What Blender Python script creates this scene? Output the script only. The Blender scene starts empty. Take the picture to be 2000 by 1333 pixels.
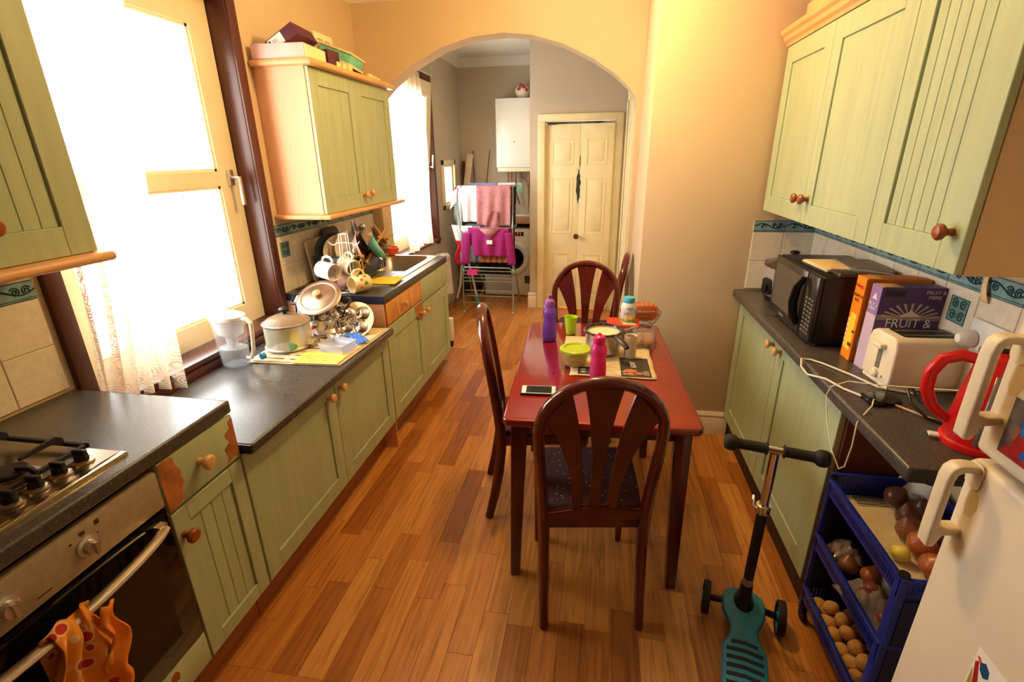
import bpy, bmesh, math, random
from mathutils import Vector, Matrix, Euler, noise
random.seed(7)
SC = bpy.context.scene
COL = SC.collection
PI = math.pi

# ---------------------------------------------------------------- camera
cam_d = bpy.data.cameras.new('camera')
cam = bpy.data.objects.new('camera', cam_d)
COL.objects.link(cam)
cam_d.sensor_width = 36.0
cam_d.lens = 968.0 / 2000.0 * 36.0
cam_d.clip_start = 0.02
_p, _y, _r = math.radians(20.4456), math.radians(-9.9547), math.radians(-0.7695)
_f = Vector((math.sin(_y) * math.cos(_p), math.cos(_y) * math.cos(_p), -math.sin(_p)))
_rt = Vector((math.cos(_y), -math.sin(_y), 0))
_up = _rt.cross(_f)
_r2 = _rt * math.cos(_r) + _up * math.sin(_r)
_u2 = -_rt * math.sin(_r) + _up * math.cos(_r)
_m = Matrix((_r2, _u2, -_f)).transposed().to_4x4()
_m.translation = Vector((0.0954, 0.0, 1.5882))
cam.matrix_world = _m
SC.camera = cam

# ---------------------------------------------------------------- light and exposure
SC.view_settings.view_transform = 'Standard'
SC.view_settings.look = 'None'
SC.view_settings.gamma = 1.0
SC.view_settings.use_curve_mapping = False
SC.view_settings.exposure = 0.0
world = bpy.data.worlds.new('daylight')
SC.world = world
world.use_nodes = True
_bg = world.node_tree.nodes['Background']
_bg.inputs[0].default_value = (0.97, 0.98, 1.0, 1)
_bg.inputs[1].default_value = 17.0

def area_portal(name, loc, rot, sx, sy):
    d = bpy.data.lights.new(name, 'AREA')
    d.shape = 'RECTANGLE'; d.size = sx; d.size_y = sy
    d.cycles.is_portal = True
    o = bpy.data.objects.new(name, d); COL.objects.link(o)
    o.location = loc; o.rotation_euler = rot
for _n, _yc, _zc, _w, _h in (('window_daylight', 1.775, 1.53, 1.03, 1.5), ('window_daylight', 4.45, 1.53, 1.3, 1.5), ('hatch_daylight', 5.55, 1.3, .46, .48)):
    area_portal(_n, (-1.86, _yc, _zc), (0, -PI / 2, 0), _h, _w)
_l = bpy.data.lights.new('ceiling_lamp_light', 'POINT')
_l.energy = 56; _l.color = (1.0, 0.64, 0.22); _l.shadow_soft_size = 0.07
_lo = bpy.data.objects.new('ceiling_lamp_light', _l); COL.objects.link(_lo)
_lo.location = (-0.14, 2.32, 2.42)

# ---------------------------------------------------------------- helpers
def s2l(c):
    return tuple(((x / 255.0) / 12.92 if x / 255.0 <= 0.04045 else ((x / 255.0 + 0.055) / 1.055) ** 2.4) for x in c[:3]) + (1.0,)

MATS = {}
def mat(name, col, rough=0.5, metal=0.0, var=0.04, nscale=18.0, stretch=(1, 1, 1), bump=0.0, bscale=60.0, trans=0.0, ior=1.45, coat=0.0, alpha=1.0, spec=0.5, emit=None):
    if name in MATS: return MATS[name]
    m = bpy.data.materials.new(name); m.use_nodes = True
    nt = m.node_tree; N = nt.nodes; L = nt.links
    b = N['Principled BSDF']
    b.inputs['Roughness'].default_value = rough
    b.inputs['Metallic'].default_value = metal
    b.inputs['IOR'].default_value = ior
    b.inputs['Transmission Weight'].default_value = trans
    b.inputs['Coat Weight'].default_value = coat
    b.inputs['Alpha'].default_value = alpha
    b.inputs['Specular IOR Level'].default_value = spec
    c = s2l(col)
    tc = N.new('ShaderNodeTexCoord'); mp = N.new('ShaderNodeMapping'); mp.inputs['Scale'].default_value = stretch
    L.new(tc.outputs['Object'], mp.inputs['Vector'])
    nz = N.new('ShaderNodeTexNoise'); nz.inputs['Scale'].default_value = nscale; nz.inputs['Detail'].default_value = 5
    L.new(mp.outputs[0], nz.inputs['Vector'])
    rp = N.new('ShaderNodeValToRGB')
    rp.color_ramp.elements[0].position = 0.3; rp.color_ramp.elements[1].position = 0.7
    rp.color_ramp.elements[0].color = tuple(max(0, x * (1 - var * 2)) for x in c[:3]) + (1,)
    rp.color_ramp.elements[1].color = tuple(min(1, x * (1 + var * 1.2)) for x in c[:3]) + (1,)
    L.new(nz.outputs['Fac'], rp.inputs[0]); L.new(rp.outputs[0], b.inputs['Base Color'])
    if bump:
        n2 = N.new('ShaderNodeTexNoise'); n2.inputs['Scale'].default_value = bscale
        L.new(mp.outputs[0], n2.inputs['Vector'])
        bp = N.new('ShaderNodeBump'); bp.inputs['Strength'].default_value = bump; bp.inputs['Distance'].default_value = 0.002
        L.new(n2.outputs['Fac'], bp.inputs['Height']); L.new(bp.outputs[0], b.inputs['Normal'])
    if emit:
        b.inputs['Emission Color'].default_value = s2l(emit); b.inputs['Emission Strength'].default_value = 1.5
    MATS[name] = m
    return m

def ramp_set(rp, stops):
    e = rp.color_ramp.elements
    while len(e) > 1: e.remove(e[-1])
    e[0].position = stops[0][0]; e[0].color = s2l(stops[0][1])
    for p, c in stops[1:]:
        x = e.new(p); x.color = s2l(c)

def nodes_of(name):
    m = bpy.data.materials.new(name); m.use_nodes = True
    MATS[name] = m
    return m, m.node_tree.nodes, m.node_tree.links, m.node_tree.nodes['Principled BSDF']

def worktop_mat(name, base, speck, rough=0.22):
    m, N, L, b = nodes_of(name)
    tc = N.new('ShaderNodeTexCoord')
    v = N.new('ShaderNodeTexVoronoi'); v.inputs['Scale'].default_value = 210
    L.new(tc.outputs['Object'], v.inputs['Vector'])
    n = N.new('ShaderNodeTexNoise'); n.inputs['Scale'].default_value = 120; n.inputs['Detail'].default_value = 4
    L.new(tc.outputs['Object'], n.inputs['Vector'])
    r1 = N.new('ShaderNodeValToRGB'); ramp_set(r1, [(0.3, tuple(x * .78 for x in base)), (0.62, base), (0.75, tuple(min(255, x * 1.35) for x in base))])
    L.new(n.outputs['Fac'], r1.inputs[0])
    r2 = N.new('ShaderNodeValToRGB'); ramp_set(r2, [(0.0, (255, 255, 255)), (0.12, (255, 255, 255)), (0.2, (0, 0, 0))])
    L.new(v.outputs['Distance'], r2.inputs[0])
    n3 = N.new('ShaderNodeTexWhiteNoise'); L.new(v.outputs['Position'], n3.inputs['Vector'])
    gt = N.new('ShaderNodeMath'); gt.operation = 'GREATER_THAN'; gt.inputs[1].default_value = 0.72; L.new(n3.outputs['Value'], gt.inputs[0])
    mu = N.new('ShaderNodeMath'); mu.operation = 'MULTIPLY'; L.new(gt.outputs[0], mu.inputs[0]); L.new(r2.outputs[0], mu.inputs[1])
    mx = N.new('ShaderNodeMix'); mx.data_type = 'RGBA'; L.new(mu.outputs[0], mx.inputs[0]); L.new(r1.outputs[0], mx.inputs[6]); mx.inputs[7].default_value = s2l(speck)
    L.new(mx.outputs[2], b.inputs['Base Color'])
    # smears on the laminate change its gloss
    n4 = N.new('ShaderNodeTexNoise'); n4.inputs['Scale'].default_value = 5; n4.inputs['Detail'].default_value = 6
    L.new(tc.outputs['Object'], n4.inputs['Vector'])
    mr = N.new('ShaderNodeMapRange'); mr.inputs[1].default_value = .25; mr.inputs[2].default_value = .8; mr.inputs[3].default_value = rough + .02; mr.inputs[4].default_value = rough + .16
    L.new(n4.outputs['Fac'], mr.inputs[0]); L.new(mr.outputs[0], b.inputs['Roughness'])
    return m

def plank_mat():
    m, N, L, b = nodes_of('oak_plank')
    oi = N.new('ShaderNodeObjectInfo')
    rp = N.new('ShaderNodeValToRGB'); ramp_set(rp, [(0.0, (164, 98, 42)), (0.2, (190, 120, 54)), (0.55, (208, 138, 66)), (0.8, (216, 148, 74)), (1.0, (224, 160, 88))])
    L.new(oi.outputs['Random'], rp.inputs[0])
    tc = N.new('ShaderNodeTexCoord'); mp = N.new('ShaderNodeMapping'); mp.inputs['Scale'].default_value = (42, 2.2, 1)
    ad = N.new('ShaderNodeVectorMath'); ad.operation = 'ADD'; L.new(tc.outputs['Object'], ad.inputs[0])
    sc = N.new('ShaderNodeVectorMath'); sc.operation = 'SCALE'; L.new(oi.outputs['Location'], sc.inputs[0]); sc.inputs['Scale'].default_value = 3.7
    L.new(sc.outputs[0], ad.inputs[1]); L.new(ad.outputs[0], mp.inputs['Vector'])
    n = N.new('ShaderNodeTexNoise'); n.inputs['Scale'].default_value = 1.6; n.inputs['Detail'].default_value = 7; n.inputs['Distortion'].default_value = .6
    L.new(mp.outputs[0], n.inputs['Vector'])
    r2 = N.new('ShaderNodeValToRGB'); ramp_set(r2, [(0.25, (178, 160, 140)), (0.5, (232, 226, 218)), (0.75, (255, 255, 255))])
    L.new(n.outputs['Fac'], r2.inputs[0])
    mx = N.new('ShaderNodeMix'); mx.data_type = 'RGBA'; mx.blend_type = 'MULTIPLY'; mx.inputs[0].default_value = 1.0
    L.new(rp.outputs[0], mx.inputs[6]); L.new(r2.outputs[0], mx.inputs[7]); L.new(mx.outputs[2], b.inputs['Base Color'])
    b.inputs['Roughness'].default_value = 0.34
    return m

def lace_mat():
    m, N, L, b = nodes_of('lace_net')
    tc = N.new('ShaderNodeTexCoord')
    v = N.new('ShaderNodeTexVoronoi'); v.inputs['Scale'].default_value = 9; L.new(tc.outputs['UV'], v.inputs['Vector'])
    w = N.new('ShaderNodeMath'); w.operation = 'MULTIPLY'; w.inputs[1].default_value = 34; L.new(v.outputs['Distance'], w.inputs[0])
    si = N.new('ShaderNodeMath'); si.operation = 'SINE'; L.new(w.outputs[0], si.inputs[0])
    g = N.new('ShaderNodeMapRange'); g.inputs[1].default_value = -.2; g.inputs[2].default_value = .5; g.inputs[3].default_value = .52; g.inputs[4].default_value = .95
    L.new(si.outputs[0], g.inputs[0])
    b.inputs['Base Color'].default_value = s2l((246, 232, 214)); b.inputs['Roughness'].default_value = .9
    tl = N.new('ShaderNodeBsdfTranslucent'); tl.inputs[0].default_value = s2l((250, 232, 208))
    m1 = N.new('ShaderNodeMixShader'); m1.inputs[0].default_value = .45; L.new(b.outputs[0], m1.inputs[1]); L.new(tl.outputs[0], m1.inputs[2])
    tr = N.new('ShaderNodeBsdfTransparent'); m2 = N.new('ShaderNodeMixShader')
    L.new(g.outputs[0], m2.inputs[0]); L.new(tr.outputs[0], m2.inputs[1]); L.new(m1.outputs[0], m2.inputs[2])
    L.new(m2.outputs[0], N['Material Output'].inputs[0])
    return m

def clear_mat(name, col, fac=.12, rough=.05):
    """thin clear sheet: mostly transparent with a glossy film"""
    if name in MATS: return MATS[name]
    m, N, L, b = nodes_of(name)
    tr = N.new('ShaderNodeBsdfTransparent'); tr.inputs[0].default_value = s2l(col)
    b.inputs['Base Color'].default_value = s2l(col); b.inputs['Roughness'].default_value = rough
    mx = N.new('ShaderNodeMixShader'); mx.inputs[0].default_value = fac
    L.new(tr.outputs[0], mx.inputs[1]); L.new(b.outputs[0], mx.inputs[2]); L.new(mx.outputs[0], N['Material Output'].inputs[0])
    return m

def pattern_mat(name, base, spot, scale=60, thr=.28, rough=.9, spot2=None):
    if name in MATS: return MATS[name]
    m, N, L, b = nodes_of(name)
    tc = N.new('ShaderNodeTexCoord'); v = N.new('ShaderNodeTexVoronoi'); v.inputs['Scale'].default_value = scale
    L.new(tc.outputs['Object'], v.inputs['Vector'])
    r = N.new('ShaderNodeValToRGB')
    st = [(0, spot), (thr, spot), (thr + .05, spot2 or base), (min(.99, thr + .16), base)]
    ramp_set(r, st); L.new(v.outputs['Distance'], r.inputs[0])
    n = N.new('ShaderNodeTexNoise'); n.inputs['Scale'].default_value = 12; L.new(tc.outputs['Object'], n.inputs['Vector'])
    mx = N.new('ShaderNodeMix'); mx.data_type = 'RGBA'; mx.blend_type = 'MULTIPLY'; mx.inputs[0].default_value = .35
    L.new(r.outputs[0], mx.inputs[6]); L.new(n.outputs['Fac'], mx.inputs[7]); L.new(mx.outputs[2], b.inputs['Base Color'])
    b.inputs['Roughness'].default_value = rough
    return m

class B:
    """mesh builder"""
    def __init__(s): s.v = []; s.f = []; s.mi = []; s.cur = 0; s.uv = None
    def add(s, vs, fs):
        o = len(s.v); s.v += [Vector(p) for p in vs]
        for f in fs: s.f.append(tuple(i + o for i in f)); s.mi.append(s.cur)
        return s
    def box(s, x0, y0, z0, x1, y1, z1):
        x0, x1 = sorted((x0, x1)); y0, y1 = sorted((y0, y1)); z0, z1 = sorted((z0, z1))
        return s.add([(x0, y0, z0), (x1, y0, z0), (x1, y1, z0), (x0, y1, z0), (x0, y0, z1), (x1, y0, z1), (x1, y1, z1), (x0, y1, z1)],
                     [(0, 3, 2, 1), (4, 5, 6, 7), (0, 1, 5, 4), (1, 2, 6, 5), (2, 3, 7, 6), (3, 0, 4, 7)])
    def ring(s, c, u, w, ru, rw, n, ph=0):
        return [c + u * (ru * math.cos(2 * PI * i / n + ph)) + w * (rw * math.sin(2 * PI * i / n + ph)) for i in range(n)]
    def cyl(s, p0, p1, r0, r1=None, n=20, cap=True, ry=1.0):
        p0 = Vector(p0); p1 = Vector(p1); r1 = r0 if r1 is None else r1
        d = (p1 - p0).normalized(); a = Vector((0, 0, 1)) if abs(d.z) < .9 else Vector((1, 0, 0))
        u = a.cross(d).normalized(); w = d.cross(u)
        A = s.ring(p0, u, w, r0, r0 * ry, n); Bq = s.ring(p1, u, w, r1, r1 * ry, n)
        fs = [(i, (i + 1) % n, n + (i + 1) % n, n + i) for i in range(n)]
        if cap: fs += [tuple(range(n - 1, -1, -1)), tuple(range(n, 2 * n))]
        return s.add(A + Bq, fs)
    def lathe(s, prof, c=(0, 0, 0), axis=(0, 0, 1), n=28, sx=1.0, sy=1.0, capb=True, capt=True):
        """prof: list of (r, h)"""
        c = Vector(c); d = Vector(axis).normalized(); a = Vector((1, 0, 0)) if abs(d.x) < .9 else Vector((0, 1, 0))
        w = d.cross(a).normalized(); u = w.cross(d)
        vs = []
        for r, h in prof: vs += s.ring(c + d * h, u, w, r * sx, r * sy, n)
        fs = []
        for k in range(len(prof) - 1):
            for i in range(n):
                j = (i + 1) % n; fs.append((k * n + i, k * n + j, (k + 1) * n + j, (k + 1) * n + i))
        if capb and prof[0][0] > 1e-5: fs.append(tuple(range(n - 1, -1, -1)))
        if capt and prof[-1][0] > 1e-5: fs.append(tuple((len(prof) - 1) * n + i for i in range(n)))
        return s.add(vs, fs)
    def tube(s, pts, r, n=8, closed=False, r2=None, cap=True):
        """r: radius or list; r2: second radius factor (flat bar)"""
        pts = [Vector(p) for p in pts]; m = len(pts); rs = r if isinstance(r, (list, tuple)) else [r] * m
        vs = []; prev = None
        for k in range(m):
            a = pts[(k - 1) % m] if (k > 0 or closed) else pts[k]; b2 = pts[(k + 1) % m] if (k < m - 1 or closed) else pts[k]
            t = (b2 - a).normalized()
            if prev is None:
                a0 = Vector((0, 0, 1)) if abs(t.z) < .9 else Vector((0, 1, 0)); u = a0.cross(t).normalized()
            else:
                u = (prev - t * prev.dot(t)).normalized()
            prev = u; w = t.cross(u); vs += s.ring(pts[k], u, w, rs[k], rs[k] * (r2 or 1), n)
        fs = []
        for k in range(m if closed else m - 1):
            k2 = (k + 1) % m
            for i in range(n): j = (i + 1) % n; fs.append((k * n + i, k * n + j, k2 * n + j, k2 * n + i))
        if not closed and cap: fs += [tuple(range(n - 1, -1, -1)), tuple((m - 1) * n + i for i in range(n))]
        return s.add(vs, fs)
    def prism(s, poly, a, d, ax='y'):
        """poly 2-D; extruded from a to a+d along ax. ax y: (x,z); ax x: (y,z); ax z: (x,y)"""
        def P(p, t): return {'y': (p[0], t, p[1]), 'x': (t, p[0], p[1]), 'z': (p[0], p[1], t)}[ax]
        n = len(poly)
        vs = [P(p, a) for p in poly] + [P(p, a + d) for p in poly]
        fs = [tuple(range(n)), tuple(range(2 * n - 1, n - 1, -1))] + [((i + 1) % n, i, n + i, n + (i + 1) % n) for i in range(n)]
        return s.add(vs, fs)
    def sphere(s, c, rx, ry=None, rz=None, n=16, m=10, z0=-1, z1=1):
        ry = ry or rx; rz = rz or rx
        a0 = math.asin(z0); a1 = math.asin(z1); prof = []
        vs = []; fs = []
        for k in range(m + 1):
            a = a0 + (a1 - a0) * k / m
            for i in range(n):
                t = 2 * PI * i / n
                vs.append((c[0] + rx * math.cos(a) * math.cos(t), c[1] + ry * math.cos(a) * math.sin(t), c[2] + rz * math.sin(a)))
        for k in range(m):
            for i in range(n): j = (i + 1) % n; fs.append((k * n + i, k * n + j, (k + 1) * n + j, (k + 1) * n + i))
        fs += [tuple(range(n - 1, -1, -1)), tuple(m * n + i for i in range(n))]
        return s.add(vs, fs)
    def grid(s, fn, nu, nv, thick=0.0):
        """fn(u,v)->point, u,v in 0..1"""
        o = len(s.v); vs = []; uv = []
        for j in range(nv + 1):
            for i in range(nu + 1): vs.append(Vector(fn(i / nu, j / nv))); uv.append((i / nu, j / nv))
        fs = [(j * (nu + 1) + i, j * (nu + 1) + i + 1, (j + 1) * (nu + 1) + i + 1, (j + 1) * (nu + 1) + i) for j in range(nv) for i in range(nu)]
        if s.uv is None: s.uv = {}
        for k, q in enumerate(uv): s.uv[o + k] = q
        return s.add(vs, fs)
    def xf(s, M):
        s.v = [M @ p for p in s.v]; return s

WM = {}
def place(o, name_mat=None):
    COL.objects.link(o)

def mk(name, b, m, parent=None, bevel=0.0, seg=2, smooth=35, world=True, thick=0.0, fix=True, mesh=None):
    """one mesh object. world=True: vertices are given in room coordinates"""
    P = WM.get(parent.name, Matrix()) if parent else Matrix()
    if mesh is None:
        me = bpy.data.meshes.new(name)
        vs = b.v
        if world and parent: 
            Pi = P.inverted(); vs = [Pi @ p for p in vs]
        me.from_pydata([tuple(p) for p in vs], [], b.f)
        ms = m if isinstance(m, (list, tuple)) else [m]
        for q in ms: me.materials.append(q)
        for i, p in enumerate(me.polygons): p.material_index = min(b.mi[i], len(ms) - 1)
        if b.uv:
            ul = me.uv_layers.new(name='UVMap')
            for lp in me.loops: ul.data[lp.index].uv = b.uv.get(lp.vertex_index, (0, 0))
        if fix or bevel:
            bm = bmesh.new(); bm.from_mesh(me)
            if fix: bmesh.ops.recalc_face_normals(bm, faces=bm.faces)
            if bevel:
                es = [e for e in bm.edges if len(e.link_faces) == 2 and e.calc_face_angle(0) > .6]
                try: bmesh.ops.bevel(bm, geom=es, offset=bevel, segments=seg, affect='EDGES', profile=.5, clamp_overlap=True)
                except Exception: pass
            bm.to_mesh(me); bm.free()
        if smooth:
            me.polygons.foreach_set('use_smooth', [True] * len(me.polygons))
            me.set_sharp_from_angle(angle=math.radians(smooth))
        me.update()
    else: me = mesh
    o = bpy.data.objects.new(name, me); COL.objects.link(o)
    if parent: o.parent = parent
    WM[o.name] = P.copy()
    if thick:
        md = o.modifiers.new('thickness', 'SOLIDIFY'); md.thickness = thick; md.offset = 0
    return o

def thing(name, label, cat, loc=(0, 0, 0), rot=(0, 0, 0), group=None, s=1.0):
    o = bpy.data.objects.new(name, None); COL.objects.link(o)
    o.empty_display_size = .1
    o.location = loc; o.rotation_euler = rot; o.scale = (s, s, s)
    WM[o.name] = Matrix.LocRotScale(Vector(loc), Euler(rot), Vector((s, s, s)))
    o['label'] = label; o['category'] = cat
    if group: o['group'] = group
    return o
def tag(o, label, cat, group=None):
    o['label'] = label; o['category'] = cat
    if group: o['group'] = group
    return o
def struct(o): o['kind'] = 'structure'; return o
def dup(root, loc, rot, label):
    """copy of a thing with copies of its parts and sub-parts"""
    r = root.copy(); COL.objects.link(r); r.location = loc; r.rotation_euler = rot; r['label'] = label
    for ch in list(root.children):
        c = ch.copy(); COL.objects.link(c); c.parent = r
        for g in list(ch.children):
            d = g.copy(); COL.objects.link(d); d.parent = c
    return r

def text(body, size, m, parent, M, depth=.0003, name='lettering', sx=1.0, align='CENTER'):
    cu = bpy.data.curves.new(name, 'FONT'); cu.body = body; cu.size = size; cu.extrude = depth; cu.align_x = align; cu.align_y = 'CENTER'
    cu.resolution_u = 3
    t = bpy.data.objects.new('tmp', cu); COL.objects.link(t)
    dg = bpy.context.evaluated_depsgraph_get(); me = bpy.data.meshes.new_from_object(t.evaluated_get(dg))
    bpy.data.objects.remove(t); bpy.data.curves.remove(cu)
    Pi = WM[parent.name].inverted()
    me.transform(Pi @ M @ Matrix.Diagonal((sx, 1, 1, 1)))
    me.materials.clear(); me.materials.append(m); me.name = name
    o = bpy.data.objects.new(name, me); COL.objects.link(o); o.parent = parent; WM[o.name] = WM[parent.name].copy()
    return o
def frame_m(origin, right, up):
    r = Vector(right).normalized(); u = Vector(up).normalized(); n = r.cross(u)
    M = Matrix((r, u, n)).transposed().to_4x4(); M.translation = Vector(origin); return M

# ---------------------------------------------------------------- materials
WALL = mat('wall_paint', (212, 186, 150), .75, var=.02, nscale=3, bump=.15, bscale=160)
WALL2 = mat('back_room_wall_grey', (198, 184, 162), .75, var=.02, nscale=3, bump=.15, bscale=160)  # greyer variant of the wall colour, used on the back room walls
CEIL = mat('ceiling_paint', (236, 230, 220), .85, var=.02, nscale=4)
TRIMW = mat('cream_gloss', (240, 224, 180), .35, var=.03, nscale=8)
UPVC = mat('cream_frame', (245, 228, 190), .35, var=.02, nscale=8)
BROWN = mat('dark_brown_gloss', (84, 42, 30), .3, var=.12, nscale=14, stretch=(1, 1, .15), bump=.1)
GREEN = mat('sage_green_door', (174, 184, 146), .5, var=.05, nscale=30, stretch=(1, 1, .12), bump=.12, bscale=90)
MDF = mat('salmon_melamine', (228, 170, 124), .5, var=.03, nscale=6)
BARE = mat('bare_orange_board', (180, 108, 56), .6, var=.22, nscale=26, stretch=(1, 1, .5))
PINE = mat('stripped_pine', (222, 156, 84), .5, var=.16, nscale=14, stretch=(1, 3, .5))
BEECH = mat('beech_trim', (224, 168, 110), .4, var=.08, nscale=22, stretch=(1, .2, 1))
KNOBL = mat('light_wood_knob', (222, 170, 112), .35, var=.08)
KNOBD = mat('dark_wood_knob', (150, 74, 36), .25, var=.12)
PLINTH = mat('plinth_board', (160, 96, 52), .5, var=.12, nscale=16, stretch=(1, .2, 1))
TOP = worktop_mat('speckled_worktop', (78, 72, 68), (205, 196, 180))
DARKEND = mat('black_edge_strip', (24, 28, 36), .4, var=.2)
MAHOG = mat('mahogany_lacquer', (92, 30, 20), .14, var=.22, nscale=10, stretch=(1, 1, .2), coat=.4)
CHERRY = mat('cherry_table_lacquer', (136, 28, 14), .16, var=.1, nscale=5, coat=.5)
SEAT = pattern_mat('maroon_seat_fabric', (70, 26, 30), (176, 146, 120), 46, .13, .95)
STEEL = mat('brushed_steel', (206, 200, 192), .3, .85, var=.06, nscale=30)
CHROME = mat('chrome', (225, 220, 214), .1, 1.0, var=.02)
OLDSTEEL = mat('worn_aluminium', (196, 178, 152), .32, 1.0, var=.12, nscale=22)
BLACK = mat('black_plastic', (22, 21, 22), .35, var=.1)
RUBBER = mat('black_rubber', (26, 26, 26), .7, var=.1)
IRON = mat('cast_iron', (30, 28, 27), .6, var=.2, bump=.3)
BGLASS = mat('black_glass', (8, 8, 9), .06, var=.0)
WHITE = mat('white_plastic', (238, 234, 226), .35, var=.02)
CERAMIC = mat('white_ceramic', (245, 240, 232), .15, var=.02)
FRIDGEW = mat('aged_white_enamel', (226, 212, 188), .3, var=.03, nscale=3)
GLASS = clear_mat('window_glass', (250, 252, 250), .06, .02)
CLEARP = clear_mat('clear_plastic', (242, 244, 248), .16, .08)
LACE = lace_mat()
PLANK = plank_mat()
TILE = mat('cream_speckled_tile', (232, 220, 198), .16, var=.04, nscale=55)
GROUT = mat('tile_grout', (206, 186, 150), .9, var=.06)
DECO = mat('blue_green_tile', (128, 162, 164), .2, var=.1, nscale=40)
SCROLL = mat('dark_scroll_glaze', (34, 66, 72), .25, var=.1)
PAPERW = mat('white_paper', (240, 236, 226), .8, var=.02)
NEWS = mat('aged_newsprint', (226, 206, 170), .85, var=.05, nscale=20)
INK = mat('newspaper_ink', (64, 54, 44), .8, var=.15, nscale=60)
YPAPER = mat('yellow_paper', (250, 214, 40), .8, var=.02)
def col(name, c, rough=.5, **k): return mat(name, c, rough, **k)
RED = col('red_gloss_plastic', (206, 24, 26), .25)
PURPLE = clear_mat('purple_clear_plastic', (178, 120, 240), .38, .12)
PINKP = clear_mat('pink_clear_plastic', (250, 96, 186), .42, .15)
# ---------------------------------------------------------------- room shell
XW, XR_, YA, YP, ZC = -1.57, 1.185, 3.5623, 2.786, 2.62

def cells(b, fn, a0, a1, z0, z1, holes):
    A = sorted({a0, a1, *[h[0] for h in holes], *[h[1] for h in holes]}); Z = sorted({z0, z1, *[h[2] for h in holes], *[h[3] for h in holes]})
    for i in range(len(A) - 1):
        for k in range(len(Z) - 1):
            ca, cz = (A[i] + A[i + 1]) / 2, (Z[k] + Z[k + 1]) / 2
            if any(h[0] < ca < h[1] and h[2] < cz < h[3] for h in holes): continue
            fn(b, A[i], A[i + 1], Z[k], Z[k + 1])

floor = struct(mk('floor', B().box(-1.6, -3.3, -.1, 1.5, 6.3, -.004), mat('floor_underlay', (120, 72, 34), .7)))
PW = .0925
_pm = {}
def plank_mesh(L):
    k = round(L, 2)
    if k not in _pm:
        b = B().box(.0004, .0004, -.004, PW - .0004, k - .0004, 0)
        me = bpy.data.meshes.new('plank'); me.from_pydata([tuple(p) for p in b.v], [], b.f); me.materials.append(PLANK)
        bm = bmesh.new(); bm.from_mesh(me); bmesh.ops.recalc_face_normals(bm, faces=bm.faces)
        es = [e for e in bm.edges if all(v.co.z > -.001 for v in e.verts)]
        bmesh.ops.bevel(bm, geom=es, offset=.0006, segments=1, affect='EDGES'); bm.to_mesh(me); bm.free()
        _pm[k] = me
    return _pm[k]
_rest = []
_npl = 0
def planks(x0, x1, y0, y1, vis):
    global _npl
    x = x0
    while x < x1 - .01:
        y = y0 - random.choice((0, .1, .2, .3))
        while y < y1:
            L = random.choice((.3, .38, .46, .54, .54, .62))
            ya, yb = max(y, y0), min(y + L, y1)
            w = min(PW, x1 - x)
            if yb - ya > .02:
                if vis and w > PW * .5:
                    o = bpy.data.objects.new('plank', plank_mesh(yb - ya)); COL.objects.link(o); o.parent = floor; o.location = (x, ya, 0); _npl += 1
                else: _rest.append((x, ya, w, yb - ya))
            y += L
        x += PW
planks(-1.09, .94, 1.0, YA + .1, True)
planks(-1.57, .33, YA + .1, 6.15, True)
planks(-1.57, 1.31, -3.1, 1.0, False)
_b = B()
for (x, y, w, l) in _rest: _b.box(x + .0004, y + .0004, -.004, x + w - .0004, y + l - .0004, 0)
_o = mk('plank', _b, mat('oak_plank_near', (190, 124, 64), .34, var=.12, nscale=4, stretch=(20, 1, 1)), floor); _o['kind'] = 'stuff'

# left wall: two tall windows and a small hatch
W1 = (1.262, 2.29, .80, 2.26); W2 = (3.86, 5.02, .80, 2.26); W3 = (5.36, 5.76, 1.10, 1.51)
_b = B(); cells(_b, lambda b, a, c, d, e: b.box(XW - .28, a, d, XW, c, e), -3.1, YA + .02, 0, ZC, [W1])
wall_left = struct(mk('wall_left', _b, WALL, fix=False))
_b = B(); cells(_b, lambda b, a, c, d, e: b.box(XW - .28, a, d, XW, c, e), YA + .02, 6.3, 0, ZC, [W2, W3])
struct(mk('wall_left_back', _b, WALL2, fix=False))
_b = B().box(XR_, 1.0, 0, XR_ + .2, YP + .3, ZC).box(1.33, -3.1, 0, 1.53, 1.0, ZC)
wall_right = struct(mk('wall_right', _b, WALL, fix=False))
wall_back = struct(mk('wall_back', B().box(-1.6, -3.3, 0, 1.5, -3.1, ZC), mat('dim_back_wall', (120, 96, 70), .9)))  # unseen end wall, set far back and darkened to lower the fill light
wall_far = struct(mk('wall_far', B().box(-1.6, 6.15, 0, .6, 6.3, ZC), WALL2))
ceiling = struct(mk('ceiling', B().box(-1.85, -3.3, ZC, 1.55, 6.3, ZC + .12), CEIL))
# chimney breast between table and right worktop
wall_chimney = struct(mk('wall_chimney', B().box(.327, YP, 0, XR_, YA + .16, ZC), WALL, bevel=.006))
# arch wall
_pts = [(-1.493, 0), (-1.493, 1.9), (-1.44, 1.975), (-1.351, 2.056), (-1.197, 2.157), (-.977, 2.258), (-.769, 2.31), (-.553, 2.324), (-.373, 2.303), (-.179, 2.247), (.015, 2.155), (.146, 2.07), (.235, 1.995), (.285, 1.93), (.299, 1.87), (.299, 0)]
_b = B()
T = .16
n = len(_pts)
for k in range(n - 1):
    (xa, za), (xb, zb) = _pts[k], _pts[k + 1]
    if abs(xa - xb) > 1e-6:
        _b.add([(xa, YA, za), (xb, YA, zb), (xb, YA, ZC), (xa, YA, ZC), (xa, YA + T, za), (xb, YA + T, zb), (xb, YA + T, ZC), (xa, YA + T, ZC)],
               [(0, 1, 2, 3), (4, 7, 6, 5), (0, 4, 5, 1)])
_b.box(XW, YA, 0, -1.493, YA + T, ZC).box(.299, YA, 0, .33, YA + T, ZC)
wall_arch = struct(mk('wall_arch', _b, WALL, fix=False, smooth=25))
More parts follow.
